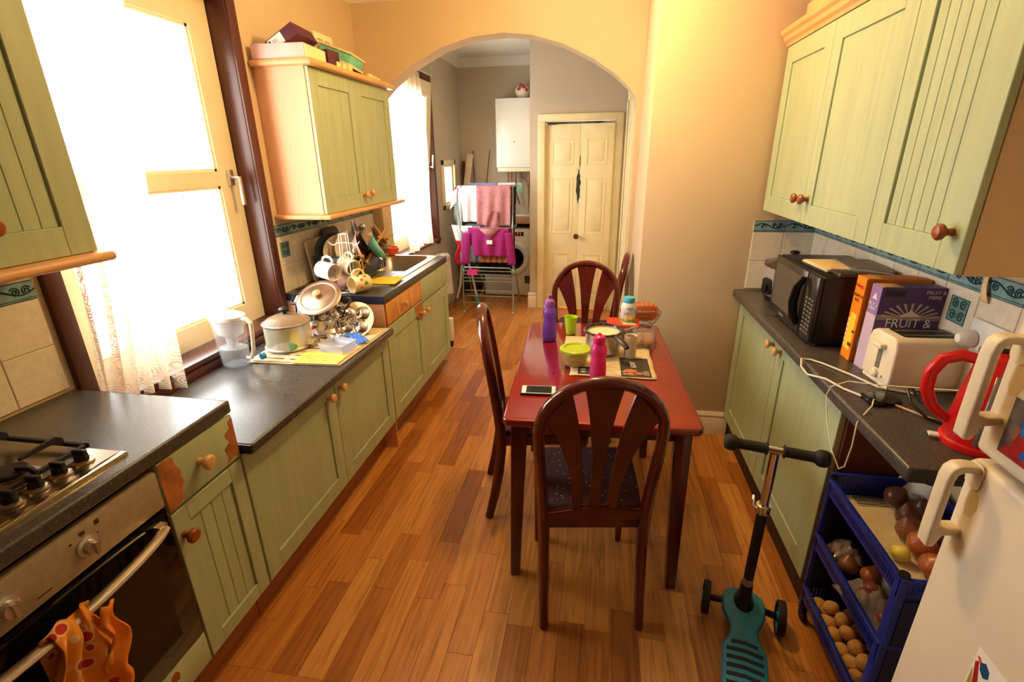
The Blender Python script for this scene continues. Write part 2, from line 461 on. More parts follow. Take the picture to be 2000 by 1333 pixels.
# cupboard wall at the far end with its doorway, and the right wall of the back room
DY = 5.30
_b = B(); cells(_b, lambda b, a, c, d, e: b.box(a, DY, d, c, DY + .1, e), -.626, .33, 0, ZC, [(-.473, .215, 0, 1.905)])
_b.box(-.626, DY + .1, 0, -.56, 6.15, ZC)
wall_cupboard = struct(mk('wall_cupboard', _b, WALL2, fix=False))
wall_passage = struct(mk('wall_passage', B().box(.33, YA + .16, 0, .5, 5.4, ZC), WALL2))
struct(mk('wall_cupboard_inner', B().box(-.56, 5.9, 0, .33, 5.95, ZC), mat('dark_cupboard_inside', (50, 42, 34), .9)))

# coving
def cove(name, p0, p1, inx, iny):
    b = B(); prof = [(0, -.085), (.012, -.075), (.02, -.05), (.045, -.022), (.07, -.01), (.08, 0), (0, 0)]
    v = []
    for P in (p0, p1):
        for a, h in prof: v.append((P[0] + inx * a, P[1] + iny * a, ZC + h))
    m = len(prof); b.add(v, [(i, (i + 1) % m, m + (i + 1) % m, m + i) for i in range(m)] + [tuple(range(m)), tuple(range(2 * m - 1, m - 1, -1))])
    return struct(mk(name, b, CEIL, smooth=60))
cove('trim_1', (XW, 0), (XW, YA), 1, 0); cove('trim_2', (XW, YA), (.327, YA), 0, -1)
cove('trim_3', (XW, YA + T), (XW, 6.15), 1, 0); cove('trim_4', (XW, 6.15), (-.62, 6.15), 0, -1)
cove('trim_5', (.327, YP), (XR_, YP), 0, -1)
# baseboards
def skirting(name, poly_along, x0, y0, x1, y1, h=.145):
    b = B()
    if abs(x1 - x0) > abs(y1 - y0):   # runs in x, faces -y
        b.prism([(y0, 0), (y0 - .018, 0), (y0 - .018, h - .045), (y0 - .012, h - .035), (y0 - .016, h - .02), (y0 - .006, h), (y0, h)], x0, x1 - x0, 'x')
    else:                              # runs in y, faces -x (poly_along=-1) or +x
        s = poly_along
        b.prism([(x0, 0), (x0 + s * .018, 0), (x0 + s * .018, h - .045), (x0 + s * .012, h - .035), (x0 + s * .016, h - .02), (x0 + s * .006, h), (x0, h)], y0, y1 - y0, 'y')
    return struct(mk(name, b, mat('grubby_skirting', (232, 214, 186), .4, var=.06, nscale=7)))
skirting('baseboard_chimney', 0, .327, YP, .90, YP)
skirting('baseboard_side', -1, .327, YP, .327, YA)
skirting('baseboard_cupboard', 0, -.645, DY, -.55, DY, .17)

# windows ---------------------------------------------------------
def window(name, W, tilt=False, mull=True):
    y0, y1, z0, z1 = W
    # brown architrave + reveal lining
    b = B()
    b.box(XW - .002, y1, z0 - .06, XW + .022, y1 + .056, z1 + .06).box(XW - .002, y0 - .056, z0 - .06, XW + .022, y0, z1 + .06)
    b.box(XW - .002, y0, z1, XW + .022, y1, z1 + .06)
    b.box(XW - .14, y1 - .004, z0, XW + .012, y1 + .001, z1).box(XW - .14, y0 - .001, z0, XW + .012, y0 + .004, z1).box(XW - .14, y0, z1 - .006, XW + .012, y1, z1)
    b.box(XW - .14, y0, z0 - .02, XW + .05, y1, z0 + .004)
    w = struct(mk(name, b, BROWN, bevel=.003))
    xs = XW - .105      # sash plane centre
    fr = thingless_parent = w
    def bar(ya, yb, za, zb, d=.05): return (xs - d / 2, ya, za, xs + d / 2, yb, zb)
    zt = 1.475; zu = 1.54
    f = B(); F = .06
    ya, yb = y0 + .008, y1 - .008
    for q in ((ya, ya + .11, z0 + .006, z1 - .008), (yb - .125, yb, z0 + .006, z1 - .008), (ya + .11, yb - .125, z1 - .13, z1 - .008), (ya + .11, yb - .125, z0 + .006, z0 + .105), (ya + .11, yb - .125, zt, zu)):
        f.box(*bar(*q))
    # glazing beads
    for (za, zb) in ((z0 + .105, zt), (zu, z1 - .13)):
        for q in ((ya + .11, ya + .122, za, zb), (yb - .137, yb - .125, za, zb), (ya + .11, yb - .125, za, za + .012), (ya + .11, yb - .125, zb - .012, zb)):
            f.box(xs - .02, q[0], q[2], xs + .017, q[1], q[3])
    hg = B()
    for (za, zb) in ((z0 + .105, zt), (zu, z1 - .13)): hg.box(xs - .006, ya + .11, za, xs - .002, yb - .125, zb)
    M = Matrix()
    if tilt:
        M = Matrix.Translation((xs, 0, z0)) @ Matrix.Rotation(math.radians(5.0), 4, 'Y') @ Matrix.Translation((-xs, 0, -z0))
    s = mk('window_sash', f.xf(M), UPVC, w)
    s['label'] = 'cream painted sash'
    mk('glass_pane', hg.xf(M), GLASS, s)
    # handle on the meeting rail
    h = B(); yy = yb - .06; xh = xs + .025
    h.box(xh, yy - .017, 1.475, xh + .012, yy + .017, 1.545)
    h.tube([(xh + .01, yy, 1.51), (xh + .045, yy, 1.51), (xh + .05, yy, 1.512 if tilt else 1.505)], .009, 8)
    if tilt: h.box(xh + .042, yy - .009, 1.50, xh + .056, yy + .009, 1.62)
    else: h.box(xh + .042, yy - .004, 1.385, xh + .054, yy + .016, 1.515)
    hd = mk('window_handle', h.xf(M), STEEL, w, bevel=.002); hd['label'] = 'metal lever handle'
    return w
w1 = window('window_1', W1)
w2 = window('window_2', W2, tilt=True)
# white inner board under window 1 and brown ledge behind the low worktop
struct(mk('trim_6', B().box(XW - .1, 1.262, .785, XW - .02, 2.29, .80), UPVC))
struct(mk('trim_7', B().box(XW, 1.205, .70, XW + .055, 2.345, .775), BROWN, bevel=.004))
b = B(); y0, y1, z0, z1 = W3
for q in ((y0 - .04, y0, z0 - .05, z1 + .05), (y1, y1 + .04, z0 - .05, z1 + .05), (y0 - .04, y1 + .04, z1, z1 + .05), (y0 - .04, y1 + .04, z0 - .05, z0)):
    b.box(XW, q[0], q[2], XW + .02, q[1], q[3])
b.box(XW - .04, y0, z0, XW - .01, y0 + .02, z1).box(XW - .04, y1 - .02, z0, XW - .01, y1, z1).box(XW - .04, y0 + .02, z1 - .02, XW - .01, y1 - .02, z1).box(XW - .04, y0 + .02, z0, XW - .01, y1 - .02, z0 + .02)
w3 = struct(mk('window_3', b, UPVC, bevel=.002))
mk('glass_pane', B().box(XW - .028, y0 + .02, z0 + .02, XW - .024, y1 - .02, z1 - .02), GLASS, w3)

# cupboard door: cream folding door with moulded panels
b = B()
for (xa, xb, za, zb) in ((-.545, -.473, 0, 1.905), (.215, .285, 0, 1.905), (-.545, .285, 1.905, 1.97)):
    b.box(xa, DY - .022, za, xb, DY + .0, zb)
b.box(-.473, DY, 0, -.463, DY + .1, 1.905).box(.205, DY, 0, .215, DY + .1, 1.905)
struct(mk('trim_8', b, TRIMW, bevel=.004))
def fold_leaf(x0, x1, ya, yb, name, knob=False):
    """leaf from (x0,ya) to (x1,yb)"""
    w = math.hypot(x1 - x0, yb - ya); b = B().box(0, 0, .02, w, .03, 1.878)
    o = None
    for (za, zb) in ((.16, .62), (.82, 1.38), (1.5, 1.745)):
        # moulded raised field inside a sunken margin
        m = .06
        b.box(m, -.004, za, m + .012, 0, zb).box(w - m - .012, -.004, za, w - m, 0, zb).box(m, -.004, za, w - m, 0, za + .012).box(m, -.004, zb - .012, w - m, 0, zb)
        b.box(m + .035, -.006, za + .04, w - m - .035, 0, zb - .04)
    M = Matrix.Translation((x0, ya, 0)) @ Matrix.Rotation(math.atan2(yb - ya, x1 - x0), 4, 'Z')
    d = struct(mk(name, b.xf(M), TRIMW, bevel=.003))
    return d, M
d1, M1 = fold_leaf(-.462, -.125, DY + .02, DY - .02, 'door_1')
d2, M2 = fold_leaf(-.120, .20, DY - .022, DY - .045, 'door_2')
k = mk('door_knob', B().lathe([(.012, 0), (.009, .015), (.012, .025), (.026, .035), (.028, .05), (.02, .06), (.0, .062)], (-.135, DY - .02, .80), (0, -1, 0), n=18), mat('old_brass', (120, 96, 44), .35, .9), d1)
def jag(b, x, z0, z1, w, y, sd):
    r = random.Random(sd); L = []; R = []
    nn = 14
    for i in range(nn + 1):
        z = z0 + (z1 - z0) * i / nn; e = min(1, 4 * min(i, nn - i) / nn)
        L.append((x - w * e * (.35 + .5 * r.random()), z)); R.append((x + w * e * (.35 + .5 * r.random()), z))
    return b.prism(L + R[::-1], y, -.0012, 'y')
c = mk('torn_paint_strip', jag(jag(B(), -.128, 1.12, 1.47, .03, DY - .0225, 3), -.118, 1.47, 1.60, .008, DY - .0225, 5), mat('dark_bared_strip', (52, 54, 50), .7), d2)
b = B()
for (xa, xb, z) in ((-.46, -.25, 1.885), (-.45, -.36, 1.872), (-.08, .1, 1.886), (.0, .07, 1.876)): b.box(xa, DY - .03, z, xb, DY - .024, z + .012)
mk('top_track', b, mat('dark_bared_strip', (52, 54, 50), .7), d1)
# passage door casing on the right wall of the back room
b = B()
b.box(.30, 4.0, 0, .331, 4.09, 2.12).box(.30, 5.1, 0, .331, 5.19, 2.12).box(.30, 4.0, 2.04, .331, 5.19, 2.14).box(.306, 4.09, 0, .312, 4.10, 2.04).box(.306, 5.09, 0, .312, 5.1, 2.04)
struct(mk('trim_9', b, TRIMW, bevel=.003))
b = B().box(.316, 4.09, .01, .33, 5.10, 2.04)
for (ya, yb) in ((4.2, 4.53), (4.65, 4.98)):
    for (za, zb) in ((.25, .85), (1.05, 1.85)): b.box(.312, ya, za, .316, yb, zb)
struct(mk('door_3', b, TRIMW, bevel=.002))

# ---------------------------------------------------------------- wall tiles
def share_mesh(name, b, ms, bevel=.0, seg=1):
    me = bpy.data.meshes.new(name); me.from_pydata([tuple(p) for p in b.v], [], b.f)
    ms = ms if isinstance(ms, (list, tuple)) else [ms]
    for q in ms: me.materials.append(q)
    for i, p in enumerate(me.polygons): p.material_index = b.mi[i]
    bm = bmesh.new(); bm.from_mesh(me); bmesh.ops.recalc_face_normals(bm, faces=bm.faces)
    if bevel:
        es = [e for e in bm.edges if len(e.link_faces) == 2 and e.calc_face_angle(0) > .6]
        bmesh.ops.bevel(bm, geom=es, offset=bevel, segments=seg, affect='EDGES')
    bm.to_mesh(me); bm.free(); me.update(); return me
TS = .1505; g = .0018
# local: tile spans 0..TS in +x direction, z up, front face at y = -.007
m_tile = share_mesh('wall_tile', B().box(g, -.007, g, TS - g, 0, TS - g), TILE, .0012)
def scroll(b, cx, cz, s, flip):
    pts = []
    for i in range(26):
        t = i / 25; a = t * 2.35 * 2 * PI * .72; r = s * (1 - t * .86)
        pts.append((cx + flip * r * math.cos(a + .5), -.0078, cz + r * math.sin(a + .5)))
    b.tube(pts, .0022, 4, cap=False)
def wave(b, x0, x1, zc, amp):
    b.tube([(x0 + (x1 - x0) * i / 24, -.0078, zc + amp * math.sin(2 * PI * i / 24)) for i in range(25)], .0024, 4, cap=False)
b = B().box(g, -.007, 0, TS - g, 0, .058); b.cur = 1
wave(b, g, TS - g, .031, .012)
for cx, fl in ((.045, 1), (.095, -1), (.125, 1)): scroll(b, cx, .03, .014, fl)
b.cur = 1; b.box(g, -.0078, .0545, TS - g, -.006, .057).box(g, -.0078, .006, TS - g, -.006, .008).box(g, -.0078, .001, TS - g, -.006, .0025)
m_border = share_mesh('border_tile', b, [DECO, SCROLL])
b = B().box(.042, -.0078, .04, .122, 0, .118); b.cur = 1
for sx in (-1, 1):
    for sz in (-1, 1): scroll(b, .082 + sx * .018, .079 + sz * .018, .015, sx)
b.box(.042, -.0083, .04, .122, -.0075, .0425).box(.042, -.0083, .1155, .122, -.0075, .118).box(.042, -.0083, .04, .0445, -.0075, .118).box(.1195, -.0083, .04, .122, -.0075, .118)
m_deco = share_mesh('decor_inset', b, [mat('green_decor_tile', (110, 150, 140), .2), SCROLL])
def tiled(wall, nm, O, d, nx, z0, rows, decos=(), skip=()):
    """O origin (x,y), d unit direction of the run as seen (local +x); wall normal = local -y"""
    ang = math.atan2(d[1], d[0])
    w = nx * TS
    bk = B().box(0, -.004, 0, w, -.0005, rows * TS + .06)
    M = Matrix.Translation((O[0], O[1], z0)) @ Matrix.Rotation(ang, 4, 'Z')
    gr = mk('tile_grout', bk.xf(M), GROUT, wall)
    for i in range(nx):
        for r in range(rows):
            o = bpy.data.objects.new('wall_tile', m_tile); COL.objects.link(o); o.parent = wall
            o.location = M @ Vector((i * TS, 0, r * TS)); o.rotation_euler = (0, 0, ang)
            if (i, r) in decos:
                q = bpy.data.objects.new('decor_inset', m_deco); COL.objects.link(q); q.parent = o
        o = bpy.data.objects.new('border_tile', m_border); COL.objects.link(o); o.parent = wall
        o.location = M @ Vector((i * TS, 0, rows * TS)); o.rotation_euler = (0, 0, ang)
# left wall faces +x: seen run goes +y, so local +x = +y and local -y = +x
tiled(wall_left, 'a', (XW, 2.386 - TS * .27 + .0, ), (0, 1), 8, .905, 2, decos=((0, 1), (3, 1), (6, 0)))
tiled(wall_left, 'b', (XW, 1.186 - 6 * TS), (0, 1), 6, .905, 2, decos=((2, 1),))
# right wall faces -x: local +x = -y
tiled(wall_right, 'c', (XR_, YP - .007), (0, -1), 11, .905, 2, decos=((7, 1), (3, 0)))
tiled(wall_chimney, 'd', (.885 - .0, YP), (1, 0), 2, .905, 2)
# ---------------------------------------------------------------- kitchen units
def knob(parent, p, d, m, s=1.0, name='knob'):
    return mk(name, B().lathe([(.009 * s, 0), (.008 * s, .012 * s), (.013 * s, .018 * s), (.0185 * s, .024 * s), (.019 * s, .03 * s), (.014 * s, .0355 * s), (.0, .037 * s)], p, d, n=18), m, parent)
def shaker(name, parent, X, sgn, y0, y1, z0, z1, fr=.068, grooved=False, m=None, th=.018, g=.0016):
    """door leaf whose face is the plane x=X looking to sgn; recessed centre panel, vertical grooves on some"""
    b = B(); f = sgn
    def bx(ya, yb, za, zb, d0, d1): b.box(X - f * d1, ya, za, X - f * d0, yb, zb)
    y0 += g; y1 -= g; z0 += g; z1 -= g
    bx(y0, y0 + fr, z0, z1, 0, th); bx(y1 - fr, y1, z0, z1, 0, th); bx(y0 + fr, y1 - fr, z0, z0 + fr, 0, th); bx(y0 + fr, y1 - fr, z1 - fr, z1, 0, th)
    rec = .007
    if grooved:
        n = max(3, int(round((y1 - y0 - 2 * fr) / .045))); w = (y1 - y0 - 2 * fr) / n
        for i in range(n):
            bx(y0 + fr + i * w, y0 + fr + (i + 1) * w - .0035, z0 + fr, z1 - fr, rec, th)
        bx(y0 + fr, y1 - fr, z0 + fr, z1 - fr, rec + .002, th - .001)
    else: bx(y0 + fr, y1 - fr, z0 + fr, z1 - fr, rec, th)
    return mk(name, b, m or GREEN, parent, bevel=.0015, seg=1, fix=True)
def slab(name, parent, X, sgn, y0, y1, z0, z1, m=None, th=.018):
    return mk(name, B().box(X - sgn * th, y0 + .0016, z0 + .0016, X, y1 - .0016, z1 - .0016), m or GREEN, parent, bevel=.002, seg=2)
XD = -.998
ZPL = .172
def carcass(parent, x0, x1, y0, y1, z0, z1, m=MDF, name='carcass'):
    t = .016; b = B()
    b.box(x0, y0, z0, x1, y0 + t, z1).box(x0, y1 - t, z0, x1, y1, z1).box(x0, y0 + t, z0, x1, y1 - t, z0 + t).box(x0, y0 + t, z0 + t, x0 + t, y1 - t, z1)
    return mk(name, b, m, parent)
# oven housing --------------------------------------------------
hou = thing('oven_housing', 'green base unit holding the built in oven below the gas hob', 'cabinet', (-1.28, .6, 0))
mk('carcass', B().box(-1.56, .302, ZPL, XD - .02, .903, ZPL + .016).box(-1.56, .302, .27, XD - .02, .903, .282), MDF, hou)
slab('drawer_front', hou, XD, 1, .30, .903, ZPL, .281)
mk('plinth', B().box(-1.095, .30, 0, -1.079, .905, ZPL), PLINTH, hou)
k = mk('bare_patch', B().prism([(.775, .262), (.79, .267), (.8, .25), (.795, .232), (.782, .236), (.77, .25)], XD + .0002, .0006, 'x'), BARE, hou)
ov = thing('built_in_oven', 'built in electric oven with steel control panel and black glass door', 'oven', (-1.28, .6, .28))
mk('oven_body', B().box(-1.53, .325, .2825, XD - .024, .88, .83), mat('dark_oven_case', (30, 28, 27), .5), ov)
mk('control_panel', B().box(XD - .022, .306, .737, XD + .004, .900, .842), mat('oven_panel_steel', (172, 156, 130), .45, .35, var=.05, nscale=60), ov, bevel=.003)
dr = mk('oven_door', B().box(XD - .022, .306, .286, XD + .002, .900, .728), BGLASS, ov, bevel=.003)
mk('inner_window', B().box(XD + .002, .37, .35, XD + .0026, .84, .66), mat('oven_window_tint', (20, 18, 18), .12), dr)
hp = []
for i in range(17):
    t = i / 16; y = .345 + t * .52; hp.append((XD + .02 + .042 * math.sin(PI * t) ** .6, y, .695))
hb = B().tube(hp, [.0145] * 17, 10, r2=.6); hb.box(XD + .0, .338, .684, XD + .022, .362, .706).box(XD + .0, .852, .684, XD + .022, .876, .706)
mk('door_handle', hb, mat('satin_aluminium', (206, 190, 166), .28, .9), dr)
for y in (.70, .535):
    kb = mk('control_dial', B().lathe([(.024, 0), (.024, .006), (.017, .009), (.016, .024), (.0, .026)], (XD + .004, y, .788), (1, 0, 0), n=20).box(XD + .012, y - .004, .773, XD + .036, y + .004, .803), STEEL, ov, bevel=0)
b = B()
for (y, z, w, h) in ((.700, .822, .012, .010), (.70, .812, .003, .004), (.672, .815, .006, .004), (.730, .800, .005, .003), (.735, .826, .010, .012), (.535, .824, .01, .008), (.51, .812, .006, .006), (.60, .756, .03, .003)):
    mk('dial_marking', B().box(XD + .004, y - w / 2, z - h / 2, XD + .0046, y + w / 2, z + h / 2), mat('dark_marking', (70, 40, 26), .6), ov)

# narrow unit ----------------------------------------------------
nar = thing('base_cabinet', 'narrow green base cabinet beside the oven with a badly peeled drawer front', 'cabinet', (-1.28, 1.045, 0))
carcass(nar, -1.56, XD - .02, .907, 1.188, ZPL, .857)
dw = slab('drawer', nar, XD + .002, 1, .907, 1.186, .704, .857)
knob(dw, (XD + .002, 1.035, .785), (1, 0, 0), KNOBL, 1.15)
P1 = [(.909, .706), (.909, .853), (.93, .855), (.952, .862 - .01), (.958, .845), (.956, .828), (.966, .81), (.972, .80), (.968, .785), (.974, .765), (.962, .75), (.958, .735), (.968, .722), (.957, .716), (.93, .706)]
P2 = [(1.184, .708), (1.184, .845), (1.165, .838), (1.166, .815), (1.142, .806), (1.148, .79), (1.158, .774), (1.13, .762), (1.136, .745), (1.140, .728), (1.130, .712), (1.15, .716), (1.165, .72)]
for q in (P1, P2): mk('peeled_patch', B().prism(q, XD + .0022, .0007, 'x'), BARE, dw)
dn = shaker('door', nar, XD, 1, .907, 1.186, ZPL, .696, fr=.052, grooved=True)
knob(dn, (XD, .93, .617), (1, 0, 0), KNOBD, 1.1)
mk('plinth', B().box(-1.095, .907, 0, -1.079, 1.188, ZPL), PLINTH, nar)

# hob worktop and hob
mk_ = mk('worktop', B().box(XW + .009, .22, .86, -.993, 1.19, .90), [TOP], bevel=.007, seg=3)
tag(mk_, 'speckled dark worktop around the gas hob, ending by the curtain', 'worktop')
mk('end_strip', B().box(XW + .012, 1.1895, .862, -.998, 1.1912, .898), DARKEND, mk_)
hob = thing('gas_hob', 'stainless gas hob with black pan supports set in the left worktop', 'hob', (-1.27, .6, .90))
mk('hob_plate', B().box(-1.50, .30, .9, -1.042, .888, .907).box(-1.06, .31, .907, -1.05, .878, .9105), mat('hob_steel', (150, 134, 118), .22, .95, var=.1, nscale=12), hob, bevel=.003)
mk('front_trim', B().box(-1.058, .305, .9, -1.040, .884, .911), mat('hob_edge_glare', (235, 214, 170), .18, 1.0), hob, bevel=.002)  # bright reflection along the hob edge is put into this pale metal colour
for i, y in enumerate((.828, .776, .724, .672)):
    mk('hob_knob', B().lathe([(.024, 0), (.023, .006), (.015, .009), (.014, .012)], (-1.105, y, .907), n=20), OLDSTEEL, hob)
    mk('hob_knob_grip', B().lathe([(.015, 0), (.014, .014), (.0, .016)], (-1.105, y, .917), n=16).box(-1.122, y - .005, .917, -1.088, y + .005, .944), BLACK, hob, bevel=.001)
for (x, y, r) in ((-1.20, .745, .038), (-1.38, .75, .05), (-1.20, .45, .05), (-1.38, .45, .038)):
    bu = mk('burner', B().lathe([(r * 1.4, 0), (r * 1.35, .006), (r * 1.05, .010), (r, .018)], (x, y, .907), n=28), OLDSTEEL, hob)
    mk('burner_cap', B().lathe([(r * .95, 0), (r * .95, .006), (r * .85, .010), (0, .011)], (x, y, .925), n=28), IRON, bu)
for (ya, yb) in ((.62, .875), (.32, .575)):
    b = B(); xa, xb = -1.475, -1.145; zt = .944
    for q in (((xa, ya), (xb, ya)), ((xa, yb), (xb, yb)), ((xa, ya), (xa, yb)), ((xb, ya), (xb, yb))):
        (p, q0), (r_, s_) = q; b.box(min(p, r_) - .005, min(q0, s_) - .005, .917, max(p, r_) + .005, max(q0, s_) + .005, .928)
    for (x, y) in ((-1.21, (ya + yb) / 2), (-1.38, (ya + yb) / 2)):
        for (dx, dy) in ((1, 0), (-1, 0), (0, 1), (0, -1)):
            L0 = .028; L1 = .085 if dx else (yb - ya) / 2
            p0 = (x + dx * L0, y + dy * L0); p1 = (x + dx * L1, y + dy * L1)
            if dx: b.prism([(p0[0], zt), (p0[0], zt - .008), (p1[0] - dx * .02, zt - .008), (p1[0], .918), (p1[0] + dx * .0, zt - .004), (p1[0] - dx * .012, zt + .004)], y - .004, .008, 'y')
            else: b.prism([(p0[1], zt), (p0[1], zt - .008), (p1[1] - dy * .03, zt - .008), (p1[1], .918), (p1[1], zt - .004), (p1[1] - dy * .015, zt + .008)], x - .004, .008, 'x')
    mk('pan_support', b, IRON, hob, bevel=.001, seg=1)

# middle low units ----------------------------------------------
mid = thing('base_cabinet', 'low green double base cabinet under the window worktop', 'cabinet', (-1.28, 1.77, 0))
carcass(mid, -1.55, XD - .02, 1.192, 2.35, ZPL, .7065)
ym = 1.776
da = shaker('door', mid, XD, 1, 1.192, ym, ZPL, .704, fr=.072); knob(da, (XD, 1.715, .642), (1, 0, 0), KNOBL)
db = shaker('door', mid, XD, 1, ym, 2.350, ZPL, .704, fr=.072); knob(db, (XD, 1.812, .648), (1, 0, 0), KNOBL)
mk('plinth', B().box(-1.095, 1.192, 0, -1.079, 2.35, ZPL), PLINTH, mid)
wt2 = tag(mk('worktop', B().box(XW + .058, 1.195, .707, -.955, 2.350, .742), [TOP], bevel=.008, seg=3), 'low speckled worktop under the window, washed out by daylight', 'worktop')
mk('end_strip', B().box(-1.50, 1.1925, .709, -.959, 1.1955, .740), DARKEND, wt2)

# sink units -----------------------------------------------------
snk = thing('base_cabinet', 'green sink base cabinet with one stripped orange drawer front', 'cabinet', (-1.28, 2.92, 0))
carcass(snk, -1.56, XD - .02, 2.362, 3.474, ZPL, .868)
ys = 2.918
d = slab('drawer', snk, XD, 1, 2.375, ys, .738, .866, PINE); knob(d, (XD, 2.60, .806), (1, 0, 0), KNOBL); d['label'] = 'drawer front stripped to orange pine'
d = slab('drawer', snk, XD, 1, ys, 3.472, .714, .866)
b = B()
d1_ = shaker('door', snk, XD, 1, 2.362, ys, ZPL, .732, fr=.075); knob(d1_, (XD, 2.872, .662), (1, 0, 0), KNOBL)
d2_ = shaker('door', snk, XD, 1, ys, 3.472, ZPL, .708, fr=.075); knob(d2_, (XD, 2.958, .662), (1, 0, 0), KNOBL)
mk('peeled_patch', B().prism([(2.78, .728), (2.914, .728), (2.914, .62), (2.87, .615), (2.84, .63), (2.80, .66)], XD + .0002, .0006, 'x'), BARE, d1_)
mk('side_panel', B().box(-1.56, 2.352, .0, XD - .004, 2.361, .868), MDF, snk)
mk('plinth', B().box(-1.095, 2.362, 0, -1.079, 3.474, ZPL), PLINTH, snk)
# worktop with a sink cut-out
b = B(); cells(b, lambda b_, a, c, d_, e: b_.box(d_, a, .87, e, c, .91), 2.350, 3.485, XW + .009, -1.0, [(2.93, 3.45, -1.455, -1.10)])
wt3 = tag(mk('worktop', b, [TOP], fix=False), 'speckled worktop holding the steel sink and drying crockery', 'worktop')
mk('front_nosing', B().box(-1.004, 2.350, .868, -.994, 3.485, .912), TOP, wt3, bevel=.004)
mk('end_strip', B().box(XW + .012, 2.347, .872, -1.0, 2.351, .909), mat('navy_edge_strip', (34, 42, 72), .4, var=.3, nscale=50), wt3)
si = thing('steel_sink', 'stainless steel kitchen sink with ribbed drainer', 'sink', (-1.28, 3.0, .91))
b = B()
x0, x1, y0, y1 = -1.455, -1.10, 2.93, 3.45
# rim plate around the bowl, drainer to the near side
cells(b, lambda b_, a, c, d_, e: b_.box(d_, a, .910, e, c, .9145), 2.57, 3.475, -1.50, -1.055, [(x0, x1, y0, y1)][:0] + [(y0, y1, x0, x1)])
mk('sink_rim', b, STEEL, si, fix=False)
b = B()
nn = 24
def rrect(xa, xb, ya, yb, r, z, n=6):
    o = []
    for (cx, cy, a0) in ((xb - r, yb - r, 0), (xa + r, yb - r, PI / 2), (xa + r, ya + r, PI), (xb - r, ya + r, 1.5 * PI)):
        for i in range(n + 1): a = a0 + PI / 2 * i / n; o.append((cx + r * math.cos(a), cy + r * math.sin(a), z))
    return o
R0 = rrect(x0, x1, y0, y1, .05, .915); R1 = rrect(x0 + .012, x1 - .012, y0 + .012, y1 - .012, .06, .905); R2 = rrect(x0 + .03, x1 - .03, y0 + .03, y1 - .03, .06, .77); R3 = rrect(x0 + .07, x1 - .07, y0 + .07, y1 - .07, .05, .755)
N_ = len(R0); fs = [(k * N_ + i, k * N_ + (i + 1) % N_, (k + 1) * N_ + (i + 1) % N_, (k + 1) * N_ + i) for k in range(3) for i in range(N_)] + [tuple(range(3 * N_, 4 * N_))]
mk('bowl', b.add(R0 + R1 + R2 + R3, fs), STEEL, si, smooth=60, fix=False)
b = B()
for i in range(9): b.box(-1.44 + i * .04, 2.60, .9143, -1.425 + i * .04, 2.9, .917)
mk('drainer_rib', b, STEEL, si, bevel=.001, seg=1)

# wall cabinets left --------------------------------------------
XC = -1.284
def wall_cab(label, x, sgn, y0, y1, z0, z1, xb, doors, side_m, knobs, thingname='wall_cabinet', cornice=True, pelmet=True, grooved=(), kd=KNOBL, sdm=None):
    t = thing(thingname, label, 'cabinet', (x, (y0 + y1) / 2, z0))
    b = B(); a, c = sorted((xb, x - sgn * .019))
    b.box(a, y0, z0, c, y0 + .018, z1).box(a, y1 - .018, z0, c, y1, z1).box(a, y0 + .018, z0, c, y1 - .018, z0 + .018).box(a, y0 + .018, z1 - .018, c, y1 - .018, z1)
    b.box(xb, y0 + .018, z0 + .018, xb + sgn * .012, y1 - .018, z1 - .018)
    mk('carcass', b, side_m, t)
    for i, (ya, yb) in enumerate(doors):
        dd = shaker('door', t, x, sgn, ya, yb, z0, z1, fr=.075, grooved=(i in grooved))
        for ky, kz in knobs[i]: knob(dd, (x, ky, kz), (sgn, 0, 0), kd, 1.05)
    return t
wc = wall_cab('green double wall cabinet left of the arch with games on top', XC, 1, 2.42, 3.37, 1.318, 2.0, XW + .002, [(2.422, 2.893), (2.893, 3.368)], MDF, [[(2.855, 1.388)], [(2.932, 1.392)]])
def edge_board(parent, name, x0, x1, y0, y1, z0, z1, m=BEECH):
    return mk(name, B().box(x0, y0, z0, x1, y1, z1), m, parent, bevel=min(.012, (z1 - z0) * .45), seg=4)
edge_board(wc, 'cornice', XW + .003, XC + .04, 2.39, 3.40, 2.0, 2.03)
edge_board(wc, 'pelmet', XW + .003, XC + .035, 2.39, 3.42, 1.294, 1.318)
wn = wall_cab('green wall cabinet at the left edge above the gas hob', XC, 1, .58, 1.178, 1.354, 2.03, XW + .002, [(.58, 1.176)], MDF, [[(.93, 1.45)]], grooved=(0,), kd=KNOBD)
for yk in (): pass
edge_board(wn, 'pelmet', XW + .003, XC + .04, .52, 1.195, 1.328, 1.354)
# right wall cabinets
XU = .9086
wr = wall_cab('long run of green wall cabinets above the microwave', XU, -1, 1.28, 2.76, 1.316, 2.04, XR_ - .002, [(2.25, 2.758), (1.705, 2.25), (1.281, 1.705)], mat('beige_cabinet_side', (214, 186, 146), .5, var=.03), [[(2.285, 1.412)], [(2.21, 1.413)], [(1.325, 1.41)]], grooved=(2,), kd=KNOBD)
b = B(); pr = [(XU + .01, 2.04), (XU - .004, 2.04), (XU - .008, 2.052), (XU - .02, 2.062), (XU - .024, 2.078), (XU - .036, 2.088), (XU - .04, 2.105), (XU + .01, 2.108)]
mk('cornice', b.prism(pr, 1.25, 1.525, 'y').box(XU, 1.27, 2.04, XR_ - .003, 2.76, 2.06), BEECH, wr, smooth=20)

